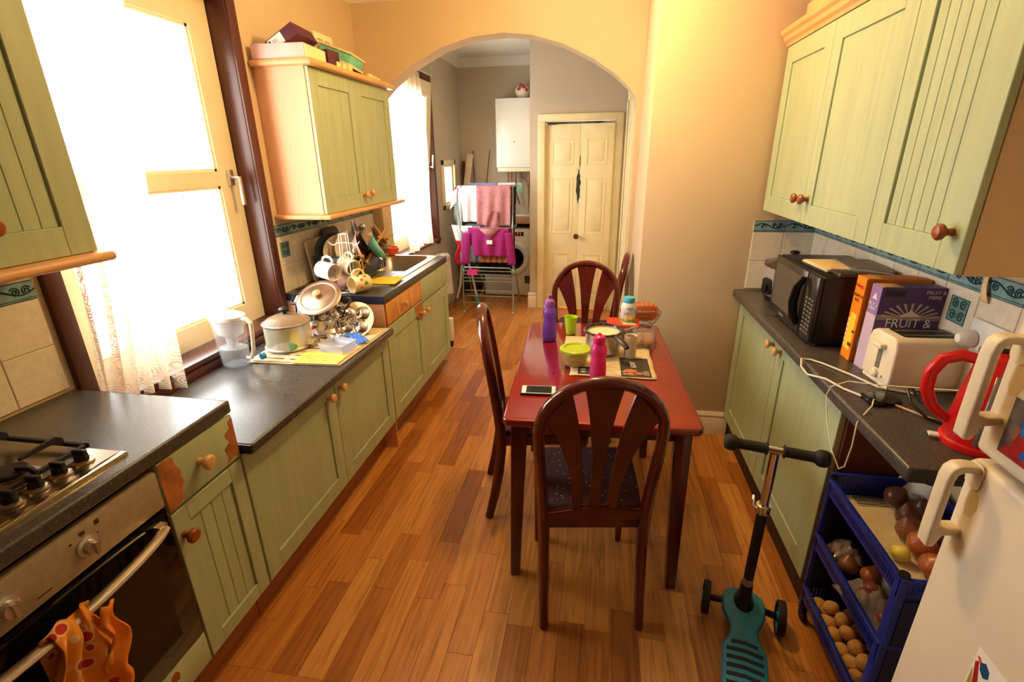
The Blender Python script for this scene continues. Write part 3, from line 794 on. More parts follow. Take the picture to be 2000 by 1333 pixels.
# right base units ----------------------------------------------
XRD = .878
br = thing('base_cabinet', 'green double base cabinet beneath the microwave worktop', 'cabinet', (1.03, 2.16, 0))
b = B().box(XRD + .019, 1.545, .14, XR_ - .005, 1.562, .858).box(XRD + .019, 2.765, .14, XR_ - .005, 2.78, .858).box(XRD + .019, 1.562, .14, XR_ - .005, 2.765, .156)
mk('carcass', b, BEECH, br)
da = shaker('door', br, XRD, -1, 2.152, 2.782, .13, .858, fr=.08); knob(da, (XRD, 2.20, .80), (-1, 0, 0), KNOBL)
db = shaker('door', br, XRD, -1, 1.54, 2.152, .13, .858, fr=.08); knob(db, (XRD, 2.105, .80), (-1, 0, 0), KNOBL)
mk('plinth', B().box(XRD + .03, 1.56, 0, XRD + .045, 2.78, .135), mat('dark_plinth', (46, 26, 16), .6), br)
mk('end_panel', B().box(XRD + .022, 1.530, 0, XR_ - .003, 1.5448, .858), mat('dark_brown_board', (104, 52, 26), .6, var=.1), br)
wt4 = tag(mk('worktop', B().box(.830, 1.113, .86, XR_ - .008, 2.784, .90), [TOP], bevel=.008, seg=3), 'speckled worktop on the right carrying microwave, toaster and kettle', 'worktop')
mk('end_strip', B().box(.838, 1.1105, .862, XR_ - .01, 1.1135, .898), DARKEND, wt4)
# ---------------------------------------------------------------- dining table and chairs
tb = thing('dining_table', 'red cherry lacquered dining table with rounded corners against the chimney breast', 'table', (.112, 2.005, 0), (0, 0, math.radians(2.4)))
b = B(); poly = [(p[0], p[1]) for p in rrect(-.335, .335, -.537, .537, .03, 0)]
mk('tabletop', b.prism(poly, .722, .028, 'z'), CHERRY, tb, bevel=.009, seg=3, world=False)
mk('apron', B().box(-.285, -.46, .655, .285, -.44, .722).box(-.285, .44, .655, .285, .46, .722).box(-.285, -.45, .655, -.265, .45, .722).box(.265, -.45, .655, .285, .45, .722), MAHOG, tb, world=False, bevel=.002)
for sx in (-1, 1):
    for sy in (-1, 1):
        b = B(); x, y = sx * .282, sy * .45; a = .029; c = .019; xo = x + sx * .022
        b.add([(x - a, y - a, .722), (x + a, y - a, .722), (x + a, y + a, .722), (x - a, y + a, .722), (xo - c, y - c, 0), (xo + c, y - c, 0), (xo + c, y + c, 0), (xo - c, y + c, 0)],
              [(0, 1, 2, 3), (7, 6, 5, 4), (0, 4, 5, 1), (1, 5, 6, 2), (2, 6, 7, 3), (3, 7, 4, 0)])
        mk('leg', b, MAHOG, tb, world=False, bevel=.004)

def make_chair(label, loc, rz):
    t = thing('dining_chair', label, 'chair', loc, (0, 0, rz), 'mahogany dining chairs round the table')
    # hoop: rear legs run up into a round arch
    def ctr(s):   # s 0..1 from left foot over the arch to right foot
        pass
    zz = [0, .12, .25, .36, .45, .55, .65, .73, .79]
    def side(z):
        x = .170 + .022 * min(1, max(0, (z - .40) / .35)); y = -.065 * (1 - min(1, z / .4)) ** 1.6 - .075 * max(0, (z - .45) / .53) ** 1.2
        return x, y
    L = [Vector((-side(z)[0], side(z)[1], z)) for z in zz]
    A = []
    for i in range(1, 16):
        a = PI - PI * i / 16; z = .79 + .182 * math.sin(a); A.append(Vector((.192 * math.cos(a), side(z)[1], z)))
    Rr = [Vector((-p.x, p.y, p.z)) for p in reversed(L)]
    pts = L + A + Rr
    rad = [.0165, .0185, .020, .021, .021, .0195, .019, .0185, .0185] + [.018] * len(A)
    rad += list(reversed(rad[:9]))
    mk('back_frame', B().tube(pts, rad, 10, r2=1.15), MAHOG, t, world=False)
    def fy(z): return side(z)[1]
    def splat(bot, top, curve):
        """bot, top: (x0,x1,z)"""
        b = B(); n_ = 12; f = []; bk = []
        for i in range(n_ + 1):
            u = i / n_; e = u ** curve
            xa = bot[0] + (top[0] - bot[0]) * e; xb = bot[1] + (top[1] - bot[1]) * e
            za = bot[2] + (top[2] - bot[2]) * u; zb = bot[2] + (top[3] - bot[2]) * u
            f.append(((xa, za), (xb, zb)))
        vs = []
        for (p, q) in f:
            vs += [(p[0], fy(p[1]) - .007, p[1]), (q[0], fy(q[1]) - .007, q[1]), (q[0], fy(q[1]) + .007, q[1]), (p[0], fy(p[1]) + .007, p[1])]
        fs = [(0, 1, 2, 3), tuple(4 * n_ + k for k in (3, 2, 1, 0))]
        for i in range(n_):
            o = 4 * i
            for k in range(4): k2 = (k + 1) % 4; fs.append((o + k, o + k2, o + 4 + k2, o + 4 + k))
        return mk('back_splat', b.add(vs, fs), MAHOG, t, world=False, bevel=.003, seg=1)
    splat((-.018, .018, .47), (-.058, .058, .953, .953), 2.6)
    splat((-.077, -.043, .47), (-.178, -.096, .84, .940), 2.3)
    splat((.043, .077, .47), (.096, .178, .940, .84), 2.3)
    b = B(); n_ = 10; vs = []
    for i in range(n_ + 1):
        x = -.17 + .34 * i / n_; zt = .468 + .010 * math.cos((x / .17) * PI); y0 = -.012
        vs += [(x, y0, .425), (x, y0, zt), (x, y0 + .024, zt), (x, y0 + .024, .425)]
    fs = [(0, 1, 2, 3), tuple(4 * n_ + k for k in (3, 2, 1, 0))] + [(4 * i + k, 4 * i + (k + 1) % 4, 4 * i + 4 + (k + 1) % 4, 4 * i + 4 + k) for i in range(n_) for k in range(4)]
    mk('back_rail', b.add(vs, fs), MAHOG, t, world=False, bevel=.003)
    mk('seat_frame', B().box(-.175, .01, .385, -.155, .385, .43).box(.155, .01, .385, .175, .385, .43).box(-.175, .365, .385, .175, .385, .43).box(-.165, .0, .385, .165, .02, .43), MAHOG, t, world=False, bevel=.002)
    poly = [(-.165, .018), (.165, .018), (.180, .12), (.195, .30), (.185, .37), (.15, .395), (-.15, .395), (-.185, .37), (-.195, .30), (-.18, .12)]
    mk('seat', B().prism(poly, .428, .034, 'z'), SEAT, t, world=False, bevel=.014, seg=3)
    for sx in (-1, 1):
        mk('leg', B().tube([(sx * .172, .36, .42), (sx * .174, .362, .2), (sx * .176, .366, 0)], [.019, .017, .013], 10), MAHOG, t, world=False)
    return t
ch = make_chair('mahogany dining chair nearest the camera, its back to the viewer', (.125, 1.400, 0), math.radians(9))
dup(ch, (-.318, 2.028, 0), (0, 0, math.radians(-79)), 'mahogany dining chair on the left side of the table, seen edge on')
dup(ch, (.035, 2.955, 0), (0, 0, math.radians(180)), 'mahogany dining chair at the far end of the table, before the folding door')
dup(ch, (.215, 3.33, 0), (0, 0, math.radians(84)), 'mahogany dining chair parked sideways against the wall behind the far table end')

# ---------------------------------------------------------------- things on the table
ZT = .7503
ph = thing('smartphone', 'white faced smartphone in a dark case lying on the red table', 'phone', (-.1, 1.685, ZT), (0, 0, math.radians(4)))
mk('phone_case', B().box(-.068, -.035, 0, .068, .035, .0085), mat('dark_case', (24, 24, 34), .4), ph, world=False, bevel=.003)
fc = mk('phone_face', B().box(-.064, -.032, .0085, .064, .032, .0096), WHITE, ph, world=False, bevel=.0005, seg=1)
mk('screen', B().box(-.047, -.029, .0096, .049, .029, .0099), BGLASS, fc, world=False)
mk('home_button', B().cyl((.0565, 0, .0096), (.0565, 0, .0100), .0045, n=14), mat('grey_button', (190, 186, 180), .4), fc, world=False)

t = thing('drinks_bottle', 'purple see-through sports bottle standing on the left of the table', 'bottle', (-.116, 2.252, ZT))
pf = [(.030, 0), (.034, .006), (.0345, .03), (.0335, .032), (.0345, .036), (.0335, .040), (.0345, .044), (.0335, .048), (.0325, .07), (.029, .095), (.028, .10), (.031, .125), (.0335, .135), (.0325, .139), (.0335, .143), (.0325, .147), (.031, .152), (.027, .162), (.021, .172)]
mk('bottle_body', B().lathe(pf, n=30), PURPLE, t, world=False, smooth=60)
mk('squash', B().lathe([(.028, .003), (.032, .007), (.0325, .03), (.031, .06)], n=24), clear_mat('purple_squash', (120, 80, 220), .5, .2), t, world=False)
mk('cap', B().lathe([(.023, .168), (.0235, .192), (.021, .198), (.012, .205), (.0075, .208), (.0075, .217), (.009, .218), (.009, .226), (.004, .229), (0, .229)], n=26), mat('purple_cap', (150, 78, 176), .3), t, world=False)
t = thing('drinks_bottle', 'pink frosted drinks bottle standing on the newspaper behind the near chair', 'bottle', (.118, 1.815, ZT + .003))
pf = [(.029, 0), (.032, .006), (.032, .05), (.029, .085), (.0275, .095), (.031, .112), (.0325, .125), (.030, .140), (.023, .152), (.020, .157)]
mk('bottle_body', B().lathe(pf, n=30), PINKP, t, world=False, smooth=60)
mk('drink', B().lathe([(.027, .003), (.0300, .007), (.030, .05), (.027, .085), (.0265, .09)], n=24), clear_mat('pink_drink', (240, 50, 160), .5, .3), t, world=False)
mk('cap', B().lathe([(.0225, .155), (.0235, .16), (.0235, .175), (.021, .184), (.012, .19), (.008, .191), (.007, .197), (0, .199)], n=26), mat('hot_pink_cap', (236, 30, 120), .28), t, world=False)
t = thing('plastic_cup', 'empty lime green plastic cup beside the purple bottle', 'cup', (-.02, 2.36, ZT))
mk('cup_wall', B().lathe([(0, .004), (.021, .004), (.030, .088), (.0325, .089), (.0225, .001), (.0, .001)], n=28, capb=False, capt=False), mat('lime_plastic', (186, 232, 40), .3), t, world=False, fix=False)
t = thing('food_tub', 'round clear food tub with a lime green lid holding yellow food', 'tub', (.022, 1.965, ZT + .002))
mk('tub_wall', B().lathe([(.042, 0), (.046, .004), (.059, .066), (.060, .068)], n=30, capt=False), CLEARP, t, world=False)
mk('yellow_food', B().lathe([(.038, .003), (.044, .006), (.052, .038), (.030, .044), (0, .046)], n=26), mat('yellow_rice', (250, 206, 84), .7, var=.16, nscale=90, bump=.6), t, world=False)
mk('lid', B().lathe([(.0, .073), (.045, .073), (.048, .078), (.060, .078), (.066, .074), (.067, .066), (.063, .066)], n=32, capb=False), clear_mat('lime_lid', (205, 226, 60), .72, .25), t, world=False, fix=False)
# newspaper with printed boxes
np_ = thing('newspaper', 'folded old newspaper spread under the pan on the red table', 'newspaper', (.175, 2.03, ZT), (0, 0, math.radians(1)))
def paper_fn(w, h, amp, sd, z=.002):
    rr = random.Random(sd); ph_ = [rr.random() * 6 for _ in range(4)]
    return lambda u, v: ((u - .5) * w + .002 * math.sin(v * 17 + ph_[0]), (v - .5) * h + .003 * math.sin(u * 13 + ph_[1]), z + amp * (1 + math.sin(u * 9 + ph_[2]) * math.cos(v * 7 + ph_[3])) * .5)
mk('page', B().grid(paper_fn(.345, .36, .0015, 2), 16, 16), NEWS, np_, world=False, thick=.0012, fix=False)
mk('page', B().grid(lambda u, v: (-.21 + .13 * u, .06 + .22 * v, .003 + .01 * u * (1 - u)), 8, 8), NEWS, np_, world=False, thick=.001, fix=False)
b = B(); b.box(-.14, -.165, .0042, -.065, -.09, .0046).box(.035, -.17, .0042, .155, .03, .0046)
mk('printed_panel', b, INK, np_, world=False)
b = B()
for (x, y, r) in ((.075, -.11, .027), (.105, -.135, .020), (.075, -.142, .022)): b.lathe([(r, 0), (r, .0004)], (x, y, .0047), n=20, sy=.62)
mk('printed_picture', b, mat('printed_orange', (188, 112, 76), .8), np_, world=False)
b = B()
for (x, y, r) in ((-.118, -.118, .012), (-.118, -.142, .012), (.05, -.145, .009), (.048, -.122, .009)): b.lathe([(r, 0), (r, .0004)], (x, y, .0047), n=16, sy=.6)
for i in range(8): b.box(-.055, -.16 + i * .018, .0045, .03 - (i % 3) * .01, -.155 + i * .018, .0047)
for i in range(4): b.box(.125, -.15 + i * .012, .0048, .148, -.146 + i * .012, .005)
q_ = mk('printed_lines', b, mat('pale_print', (200, 186, 160), .8), np_, world=False); q_['kind'] = 'stuff'
text('EDIT', .03, PAPERW, np_, WM[np_.name] @ frame_m((.09, -.045, .005), (0, 1, 0), (-1, 0, 0)))
# pressure pan with strainer bowl
pn = thing('saucepan', 'steel pressure pan with black handle holding a bowl of pale batter', 'pan', (.138, 2.118, ZT + .0045))
mk('pan_body', B().lathe([(.0, .002), (.062, .002), (.076, .014), (.080, .03), (.080, .098), (.0835, .1), (.0835, .104), (.077, .104), (.077, .03), (.06, .008), (0, .008)], n=40, capb=False, capt=False), STEEL, pn, world=False, fix=False)
mk('batter', B().lathe([(.075, .092), (.076, .094), (0, .095)], n=30), mat('pale_batter', (246, 222, 186), .5, var=.03), pn, world=False)
b = B()
for i in range(12):
    a = i * 2 * PI / 12; b.lathe([(.009, -.003), (.009, .004)], (.0815 * math.cos(a), .0815 * math.sin(a), .104), n=8)
b.lathe([(.074, .1), (.086, .1), (.090, .106), (.086, .110), (.078, .108), (.074, .1)], n=40, capb=False, capt=False)
mk('rim_seal', b, mat('dark_rim', (70, 66, 62), .3, .8), pn, world=False)
mk('pan_handle', B().tube([(.045, -.065, .102), (.060, -.085, .1), (.085, -.118, .085), (.098, -.135, .074)], [.011, .013, .015, .012], 10, r2=.7), BLACK, pn, world=False)
mk('side_grip', B().tube([(.07, .01, .098), (.105, .02, .106), (.125, .028, .112), (.15, .034, .116)], .0035, 6), STEEL, pn, world=False)
t = thing('beaker', 'tall cream ceramic beaker standing on the newspaper', 'beaker', (.255, 2.075, ZT + .004))
mk('beaker_wall', B().lathe([(0, .006), (.021, .006), (.0235, .098), (.0265, .101), (.028, .096), (.0265, .03), (.026, .002), (.0, .0)], n=30, capb=False, capt=False), mat('cream_ceramic', (232, 216, 188), .4), t, world=False, fix=False)
mk('cocoa', B().lathe([(.0232, .093), (.0, .094)], n=24), mat('cocoa_brown', (120, 78, 50), .5), t, world=False)
# plastic pack with pastries
t = thing('food_pack', 'clear plastic pack of browned pastries beside the beaker', 'food pack', (.325, 2.26, ZT + .0045), (0, 0, math.radians(-4)))
mk('tray', B().box(-.05, -.09, 0, .05, .10, .045), CLEARP, t, world=False, bevel=.008)
for i, (x, y) in enumerate(((-.024, -.06), (.02, -.05), (-.02, -.01), (.024, .005), (-.018, .045), (.022, .055))):
    mk('pastry', B().sphere((x, y, .018), .022, .024, .015, 12, 8), mat('browned_pastry', (176, 112, 40), .6, var=.3, nscale=60, bump=.5), t, world=False)
t = thing('food_box', 'clear food box with a red lid and white sticker behind the pan', 'food box', (.235, 2.40, ZT + .0015), (0, 0, math.radians(-3)))
mk('box_wall', B().box(-.07, -.055, 0, .07, .055, .052), CLEARP, t, world=False, bevel=.006)
lid = mk('lid', B().box(-.078, -.062, .052, .078, .062, .060), clear_mat('red_lid', (246, 74, 36), .7, .3), t, world=False, bevel=.006, seg=3)
mk('sticker', B().box(-.0, -.045, .0602, .062, -.022, .0607), PAPERW, lid, world=False)
# fruit basket with loaf, and jar in front of it
bk = thing('wire_basket', 'wire fruit basket with a wrapped loaf at the far right table corner', 'basket', (.327, 2.60 - .13, ZT))
bk.location = (.33, 2.545, ZT); WM[bk.name] = Matrix.Translation((.33, 2.545, ZT))
b = B()
def circ(r, z, n_=28): return [(r * math.cos(2 * PI * i / n_), r * math.sin(2 * PI * i / n_), z) for i in range(n_)]
for r, z in ((.105, .075), (.098, .055), (.085, .03), (.062, .004)): b.tube(circ(r, z), .0018, 5, closed=True)
for i in range(16):
    a = 2 * PI * i / 16; b.tube([(r * math.cos(a + s), r * math.sin(a + s), z) for r, z, s in ((.062, .004, 0), (.085, .03, .08), (.098, .055, .16), (.105, .075, .24))], .0014, 4)
q_ = mk('wire_mesh', b, mat('dull_wire', (140, 124, 104), .35, .9), bk, world=False)
lf = thing('bread_loaf', 'wrapped loaf in an orange bag in the wire basket on the table', 'bread', (.345, 2.56, ZT + .012), (0, 0, math.radians(12)))
def loaf(u, v):
    a = 2 * PI * u; x = (v - .5) * .15; r = 1 - .55 * max(0, (v - .72) / .28) ** 1.5 - .1 * max(0, (.12 - v) / .12)
    k_ = 1 / max(abs(math.cos(a)), abs(math.sin(a))) ** .55
    return (x, .044 * r * k_ * math.cos(a), .058 + .046 * r * k_ * math.sin(a) + .003 * math.sin(v * 40 + u * 9))
b = B().grid(loaf, 24, 18)
mk('crust', B().box(-.066, -.036, .020, .03, .036, .092), mat('brown_bread', (140, 84, 54), .8, var=.2, nscale=30), lf, world=False, bevel=.014, seg=3)
wr_ = mk('wrapper', b, clear_mat('orange_wrapper', (236, 150, 96), .5, .15), lf, world=False, fix=False)
mk('wrapper_band', B().box(-.01, -.0475, .05, .05, -.0465, .085), mat('orange_band', (214, 96, 36), .3), lf, world=False)
text('Warburtons', .019, PAPERW, lf, WM[lf.name] @ frame_m((.0, -.049, .072), (1, 0, 0), (0, 0, 1)))
jr = thing('sweetener_jar', 'white drink powder jar with a light blue lid and yellow fruit picture', 'jar', (.268, 2.46, ZT + .0005))
jr.location = (.262, 2.395 + .09, ZT); jr.location = (.258, 2.40, ZT + .0625); WM[jr.name] = Matrix.Translation((.258, 2.40, ZT + .0625))
mk('jar_body', B().lathe([(.033, 0), (.036, .004), (.036, .075), (.034, .088), (.027, .098), (.026, .1)], n=30), mat('white_jar', (232, 240, 236), .3), jr, world=False, smooth=50)
mk('lid', B().lathe([(.0275, .1), (.028, .104), (.028, .122), (.026, .125), (0, .125)], n=28), mat('light_blue_lid', (70, 180, 214), .35), jr, world=False)
b = B().lathe([(.0363, .006), (.0363, .022)], n=30, capb=False, capt=False); mk('green_band', b, mat('leaf_green_print', (120, 190, 60), .4), jr, world=False)
b = B().sphere((.012, -.0335, .028), .014, .004, .010, 12, 6).sphere((-.010, -.0345, .02), .010, .004, .008, 12, 6); mk('fruit_print', b, mat('mango_yellow', (250, 196, 30), .4), jr, world=False)
text('Dairy', .014, mat('dark_blue_print', (34, 40, 90), .5), jr, WM[jr.name] @ frame_m((.006, -.0368, .076), (1, 0, 0), (0, 0, 1)))
text('Lite', .021, mat('pink_print', (226, 40, 110), .5), jr, WM[jr.name] @ frame_m((-.008, -.0368, .052), (1, .1, 0), (0, 0, 1)))
# ---------------------------------------------------------------- curtains
def curtain(label, y0, y1, z1, z0, x, nf, pull, bottom, seed, rows=46, cols=130, lean=0.0):
    rr = random.Random(seed); ph_ = [rr.random() * 6 for _ in range(6)]
    def fn(u, v):      # v 0 bottom .. 1 top
        t = 1 - v
        w = (y1 - y0) * (.96 + bottom * t)
        yc = (y0 + y1) / 2 + pull * t
        y = yc + (u - .5) * w
        amp = .018 + .016 * t
        xx = x + amp * math.sin(u * nf * 2 * PI + ph_[0] + .8 * math.sin(t * 3 + ph_[1])) + .012 * math.sin(u * 5 + t * 6 + ph_[2]) + lean * t ** 2
        z = z0 + (z1 - z0) * v + .02 * math.sin(u * 7 + ph_[3]) * (t ** 3)
        return (xx, y, z)
    b = B().grid(fn, cols, rows)
    o = mk('net_curtain', b, LACE, smooth=180, fix=False)
    ul = o.data.uv_layers[0]
    for d in ul.data: d.uv = (d.uv[0] * 1.5, d.uv[1] * 4.2)
    return tag(o, label, 'curtain')
c1 = curtain('cream lace net curtain hanging over the near part of the large window', 1.37, 1.71, 2.30, .768, -1.512, 5, -.175, -.02, 3, lean=.0)
c2 = curtain('cream lace net curtain over the window beyond the sink', 4.02, 4.60, 2.28, .83, -1.50, 5, .05, .0, 8)
for c_, (ya, yb), z in ((c1, (1.25, 2.30), 2.32), (c2, (3.85, 5.0), 2.30)):
    mk('curtain_wire', B().cyl((-1.51, ya, z), (-1.51, yb, z), .004, n=8), WHITE, c_)

# ---------------------------------------------------------------- on top of the left wall cabinet
ZW = 2.031
bx = thing('flat_box', 'flat pink box lying on the left wall cabinet', 'box', (-1.42, 2.56, ZW), (0, 0, math.radians(4)))
mk('box_body', B().box(-.135, -.155, 0, .125, .06, .062), mat('pink_card', (240, 190, 180), .6, var=.04), bx, world=False, bevel=.002)
mk('end_flap', B().box(.1255, -.152, .003, .130, .058, .058), mat('cream_card', (240, 218, 170), .6), bx, world=False)
sb = thing('shoe_box', 'dark purple box tilted on the pink box, with a white label', 'box', (-1.40, 2.50, ZW + .088), (0, math.radians(-30), math.radians(6)))
mk('box_body', B().box(-.09, -.06, -.02, .07, .16, .035), mat('purple_card', (84, 36, 52), .5, var=.08), sb, world=False, bevel=.002)
mk('paper_label', B().box(-.08, -.0612, -.014, .0, -.06, .030), PAPERW, sb, world=False)
mk('label_print', B().box(-.076, -.0616, .012, -.064, -.0611, .024).box(-.055, -.0616, .008, -.03, -.0611, .010).box(-.055, -.0616, .016, -.03, -.0611, .018), mat('dark_marking', (70, 40, 26), .6), sb, world=False)
bb = thing('dark_box', 'small dark purple box wedged behind the pink box', 'box', (-1.33, 2.70, ZW), (0, 0, math.radians(-6)))
mk('box_body', B().box(-.09, -.05, 0, .045, .05, .075), mat('purple_card', (84, 36, 52), .5), bb, world=False, bevel=.002)
gm = thing('board_game', 'green and cream board game box tilted on other boxes', 'board game', (-1.39, 2.98, ZW + .068), (math.radians(-4), math.radians(20), math.radians(2)))
mk('box_base', B().box(-.09, -.10, .0, .09, .09, .05), mat('teal_card', (120, 200, 170), .5, var=.12, nscale=30), gm, world=False, bevel=.002)
mk('box_lid', B().box(-.094, -.105, -.010, .094, .095, .002).box(-.094, -.105, .048, .094, .095, .058), mat('cream_card', (240, 218, 170), .6), gm, world=False, bevel=.001)
mk('red_side', B().box(-.09, .0905, .004, .09, .092, .047), mat('red_card', (214, 70, 40), .5), gm, world=False)
gd = thing('dark_green_box', 'dark green box under the tilted board game', 'box', (-1.36, 3.02, ZW))
mk('box_body', B().box(-.11, -.07, 0, .04, .07, .034), mat('dark_green_card', (52, 62, 34), .6), gd, world=False, bevel=.002)
gl = thing('grille_panel', 'cream slotted plastic panel standing behind the board game', 'plastic panel', (-1.47, 2.97, ZW + .0), (0, math.radians(-6), 0))
b = B(); cells(b, lambda b_, a, c, d_, e: b_.box(-.004, a, d_, .004, c, e), -.08, .12, 0, .215, [(-.055 + k_ * .085, .015 + k_ * .085, z_, z_ + .010) for k_ in (0, 1) for z_ in (.135, .155, .175)])
mk('slotted_panel', b, mat('cream_plastic', (246, 230, 186), .4), gl, world=False, fix=False)
for i, (y, lab) in enumerate(((2.735, 'first'), (2.80, 'second'), (2.865, 'third'), (3.12, 'fourth'), (3.18, 'fifth'), (3.235, 'sixth'))):
    o = mk('domino_tile', B().box(XC + .012 - .03, y - .022, ZW - .0005, XC + .034 - .03, y + .022, ZW + .030 - .004 * (i > 2) * (i - 2)), mat('cream_game_block', (248, 222, 150), .5), bevel=.003)
    tag(o, '%s small cream block from the left along the front of the cabinet top' % lab, 'block', 'small cream blocks on the cabinet top')

# ---------------------------------------------------------------- low middle worktop
ZM = .7425
nw = thing('newspaper', 'newspaper spread on the low worktop under the pots', 'newspaper', (-1.22, 2.05, ZM), (0, 0, 0))
def sheet(pts, z, amp, sd):
    rr = random.Random(sd); p_ = [rr.random() * 6 for _ in range(3)]
    (a, b_, c, d) = [Vector(q).to_3d() for q in pts]
    def fn(u, v):
        q = (a * (1 - u) + b_ * u) * (1 - v) + (d * (1 - u) + c * u) * v
        return (q.x, q.y, z + amp * (.5 + .5 * math.sin(u * 8 + p_[0]) * math.cos(v * 6 + p_[1])))
    return B().grid(fn, 20, 20)
mk('page', sheet([(-1.42, 1.80), (-.985, 1.82), (-.965, 2.33), (-1.45, 2.30)], ZM + .0015, .002, 1), NEWS, nw, thick=.001, fix=False)
mk('page', sheet([(-1.40, 1.815), (-1.0, 1.83), (-.975, 2.29), (-1.43, 2.28)], ZM + .005, .002, 4), NEWS, nw, thick=.001, fix=False)
b = B()
for i in range(9):
    for k_ in range(3): b.box(-1.36 + k_ * .12, 1.85 + i * .045, ZM + .0078, -1.27 + k_ * .12, 1.856 + i * .045, ZM + .0081)
q_ = mk('printed_lines', b, INK, nw); q_['kind'] = 'stuff'
nt_ = thing('paper_note', 'yellow printed note lying at the front of the newspaper', 'note', (-1.1, 1.87, ZM + .009), (0, 0, math.radians(3)))
mk('note_sheet', B().box(-.11, -.055, 0, .10, .075, .0006), mat('pale_yellow_paper', (252, 226, 96), .8), nt_, world=False)
b = B()
for i in range(4): b.box(-.09, -.04 + i * .022, .0007, .03 + .01 * i, -.037 + i * .022, .0010)
q_ = mk('printed_lines', b, INK, nt_, world=False); q_['kind'] = 'stuff'

# filter jug
jg = thing('water_filter_jug', 'clear water filter jug with a white lid in front of the bright window', 'jug', (-1.445, 1.775, ZM), (0, 0, math.radians(-8)))
mk('jug_wall', B().lathe([(.055, 0), (.060, .004), (.066, .10), (.072, .20), (.074, .215)], n=32, sx=1.05, sy=.8, capt=False), CLEARP, jg, world=False, smooth=60)
mk('water', B().lathe([(.052, .006), (.057, .01), (.060, .085), (0, .086)], n=30, sx=1.05, sy=.8), clear_mat('water', (236, 240, 244), .25, .03), jg, world=False)
mk('filter_funnel', B().lathe([(.018, .075), (.022, .09), (.026, .13), (.055, .15), (.066, .205)], n=28, sx=1.05, sy=.8), clear_mat('white_funnel', (244, 240, 240), .6, .3), jg, world=False)
mk('lid', B().lathe([(.076, .213), (.078, .218), (.076, .230), (.05, .240), (0, .242)], n=32, sx=1.05, sy=.8).box(-.03, -.012, .238, .02, .012, .244), WHITE, jg, world=False)
mk('handle', B().tube([(.072, 0, .215), (.105, 0, .222), (.122, 0, .205), (.118, 0, .15), (.108, 0, .08), (.09, 0, .045), (.066, 0, .04)], [.010, .010, .009, .008, .008, .008, .009], 8), WHITE, jg, world=False)

# small pot with glass lid
pt = thing('saucepan', 'small enamel pot with a glass lid and black knob beside the water jug', 'pan', (-1.335, 2.005, ZM + .0075))
mk('pot_body', B().lathe([(.098, 0), (.108, .006), (.110, .012), (.102, .016), (.102, .115), (.106, .118), (.098, .118), (.097, .02), (0, .02)], n=40, capt=False), mat('grey_enamel', (212, 206, 178), .25, .4, var=.04), pt, world=False, smooth=50)
mk('lid_rim', B().lathe([(.100, .118), (.107, .120), (.107, .125), (.101, .127)], n=40, capb=False, capt=False), STEEL, pt, world=False)
lid = mk('glass_lid', B().lathe([(.102, .124), (.085, .142), (.05, .156), (.018, .162), (0, .162)], n=40, capb=False), clear_mat('lid_glass', (216, 190, 160), .3, .05), pt, world=False, smooth=70)
mk('lid_knob', B().lathe([(.012, .16), (.010, .170), (.022, .178), (.024, .186), (.016, .194), (0, .197)], n=24), BLACK, lid, world=False)

# stacked pots near the sink
pu = thing('stock_pot', 'shiny steel pot standing upside the newspaper near the sink cabinet', 'pan', (-1.27, 2.235, ZM + .0075))
pu['label'] = 'shiny steel pot carrying the large tilted pan near the sink cabinet'
mk('pot_body', B().lathe([(.0, .002), (.088, .002), (.098, .014), (.100, .075), (.104, .080), (.104, .084), (.096, .084), (.096, .03), (.0, .012)], n=44, capb=False, capt=False), CHROME, pu, world=False, fix=False, smooth=45)
mk('pot_base', B().lathe([(.115, 0), (.118, .003), (.116, .008), (.09, .006)], n=40, capb=False, capt=False), STEEL, pu, world=False)
M_ = Matrix.Translation((-1.262, 2.215, ZM + .160)) @ Matrix.Rotation(math.radians(3), 4, 'Y') @ Matrix.Rotation(math.radians(34), 4, 'X')
st = thing('lidded_pan', 'large steel pan with a dull lid and wooden knob, tilted on the lower pot', 'pan', M_.translation, M_.to_euler())
mk('pan_body', B().lathe([(.085, -.055), (.098, -.045), (.104, .04), (.109, .045)], n=44, capt=False), CHROME, st, world=False, smooth=45)
ld = mk('pan_lid', B().lathe([(.110, .044), (.112, .050), (.106, .054), (.088, .058), (.084, .056), (.06, .064), (0, .067)], n=48, capb=False), mat('dull_stained_steel', (178, 152, 130), .34, .85, var=.16, nscale=18), st, world=False, smooth=40)
mk('lid_knob', B().lathe([(.010, .065), (.010, .072), (.018, .078), (.020, .086), (.012, .092), (0, .094)], n=20), KNOBL, ld, world=False)
for s_ in (-1, 1):
    x = s_ * .104
    mk('side_handle', B().tube([(x, -.030, .018), (x + s_ * .040, -.032, .022), (x + s_ * .046, -.02, .022), (x + s_ * .046, .02, .022), (x + s_ * .040, .032, .022), (x, .030, .018)], .0075, 8), BLACK, st, world=False)
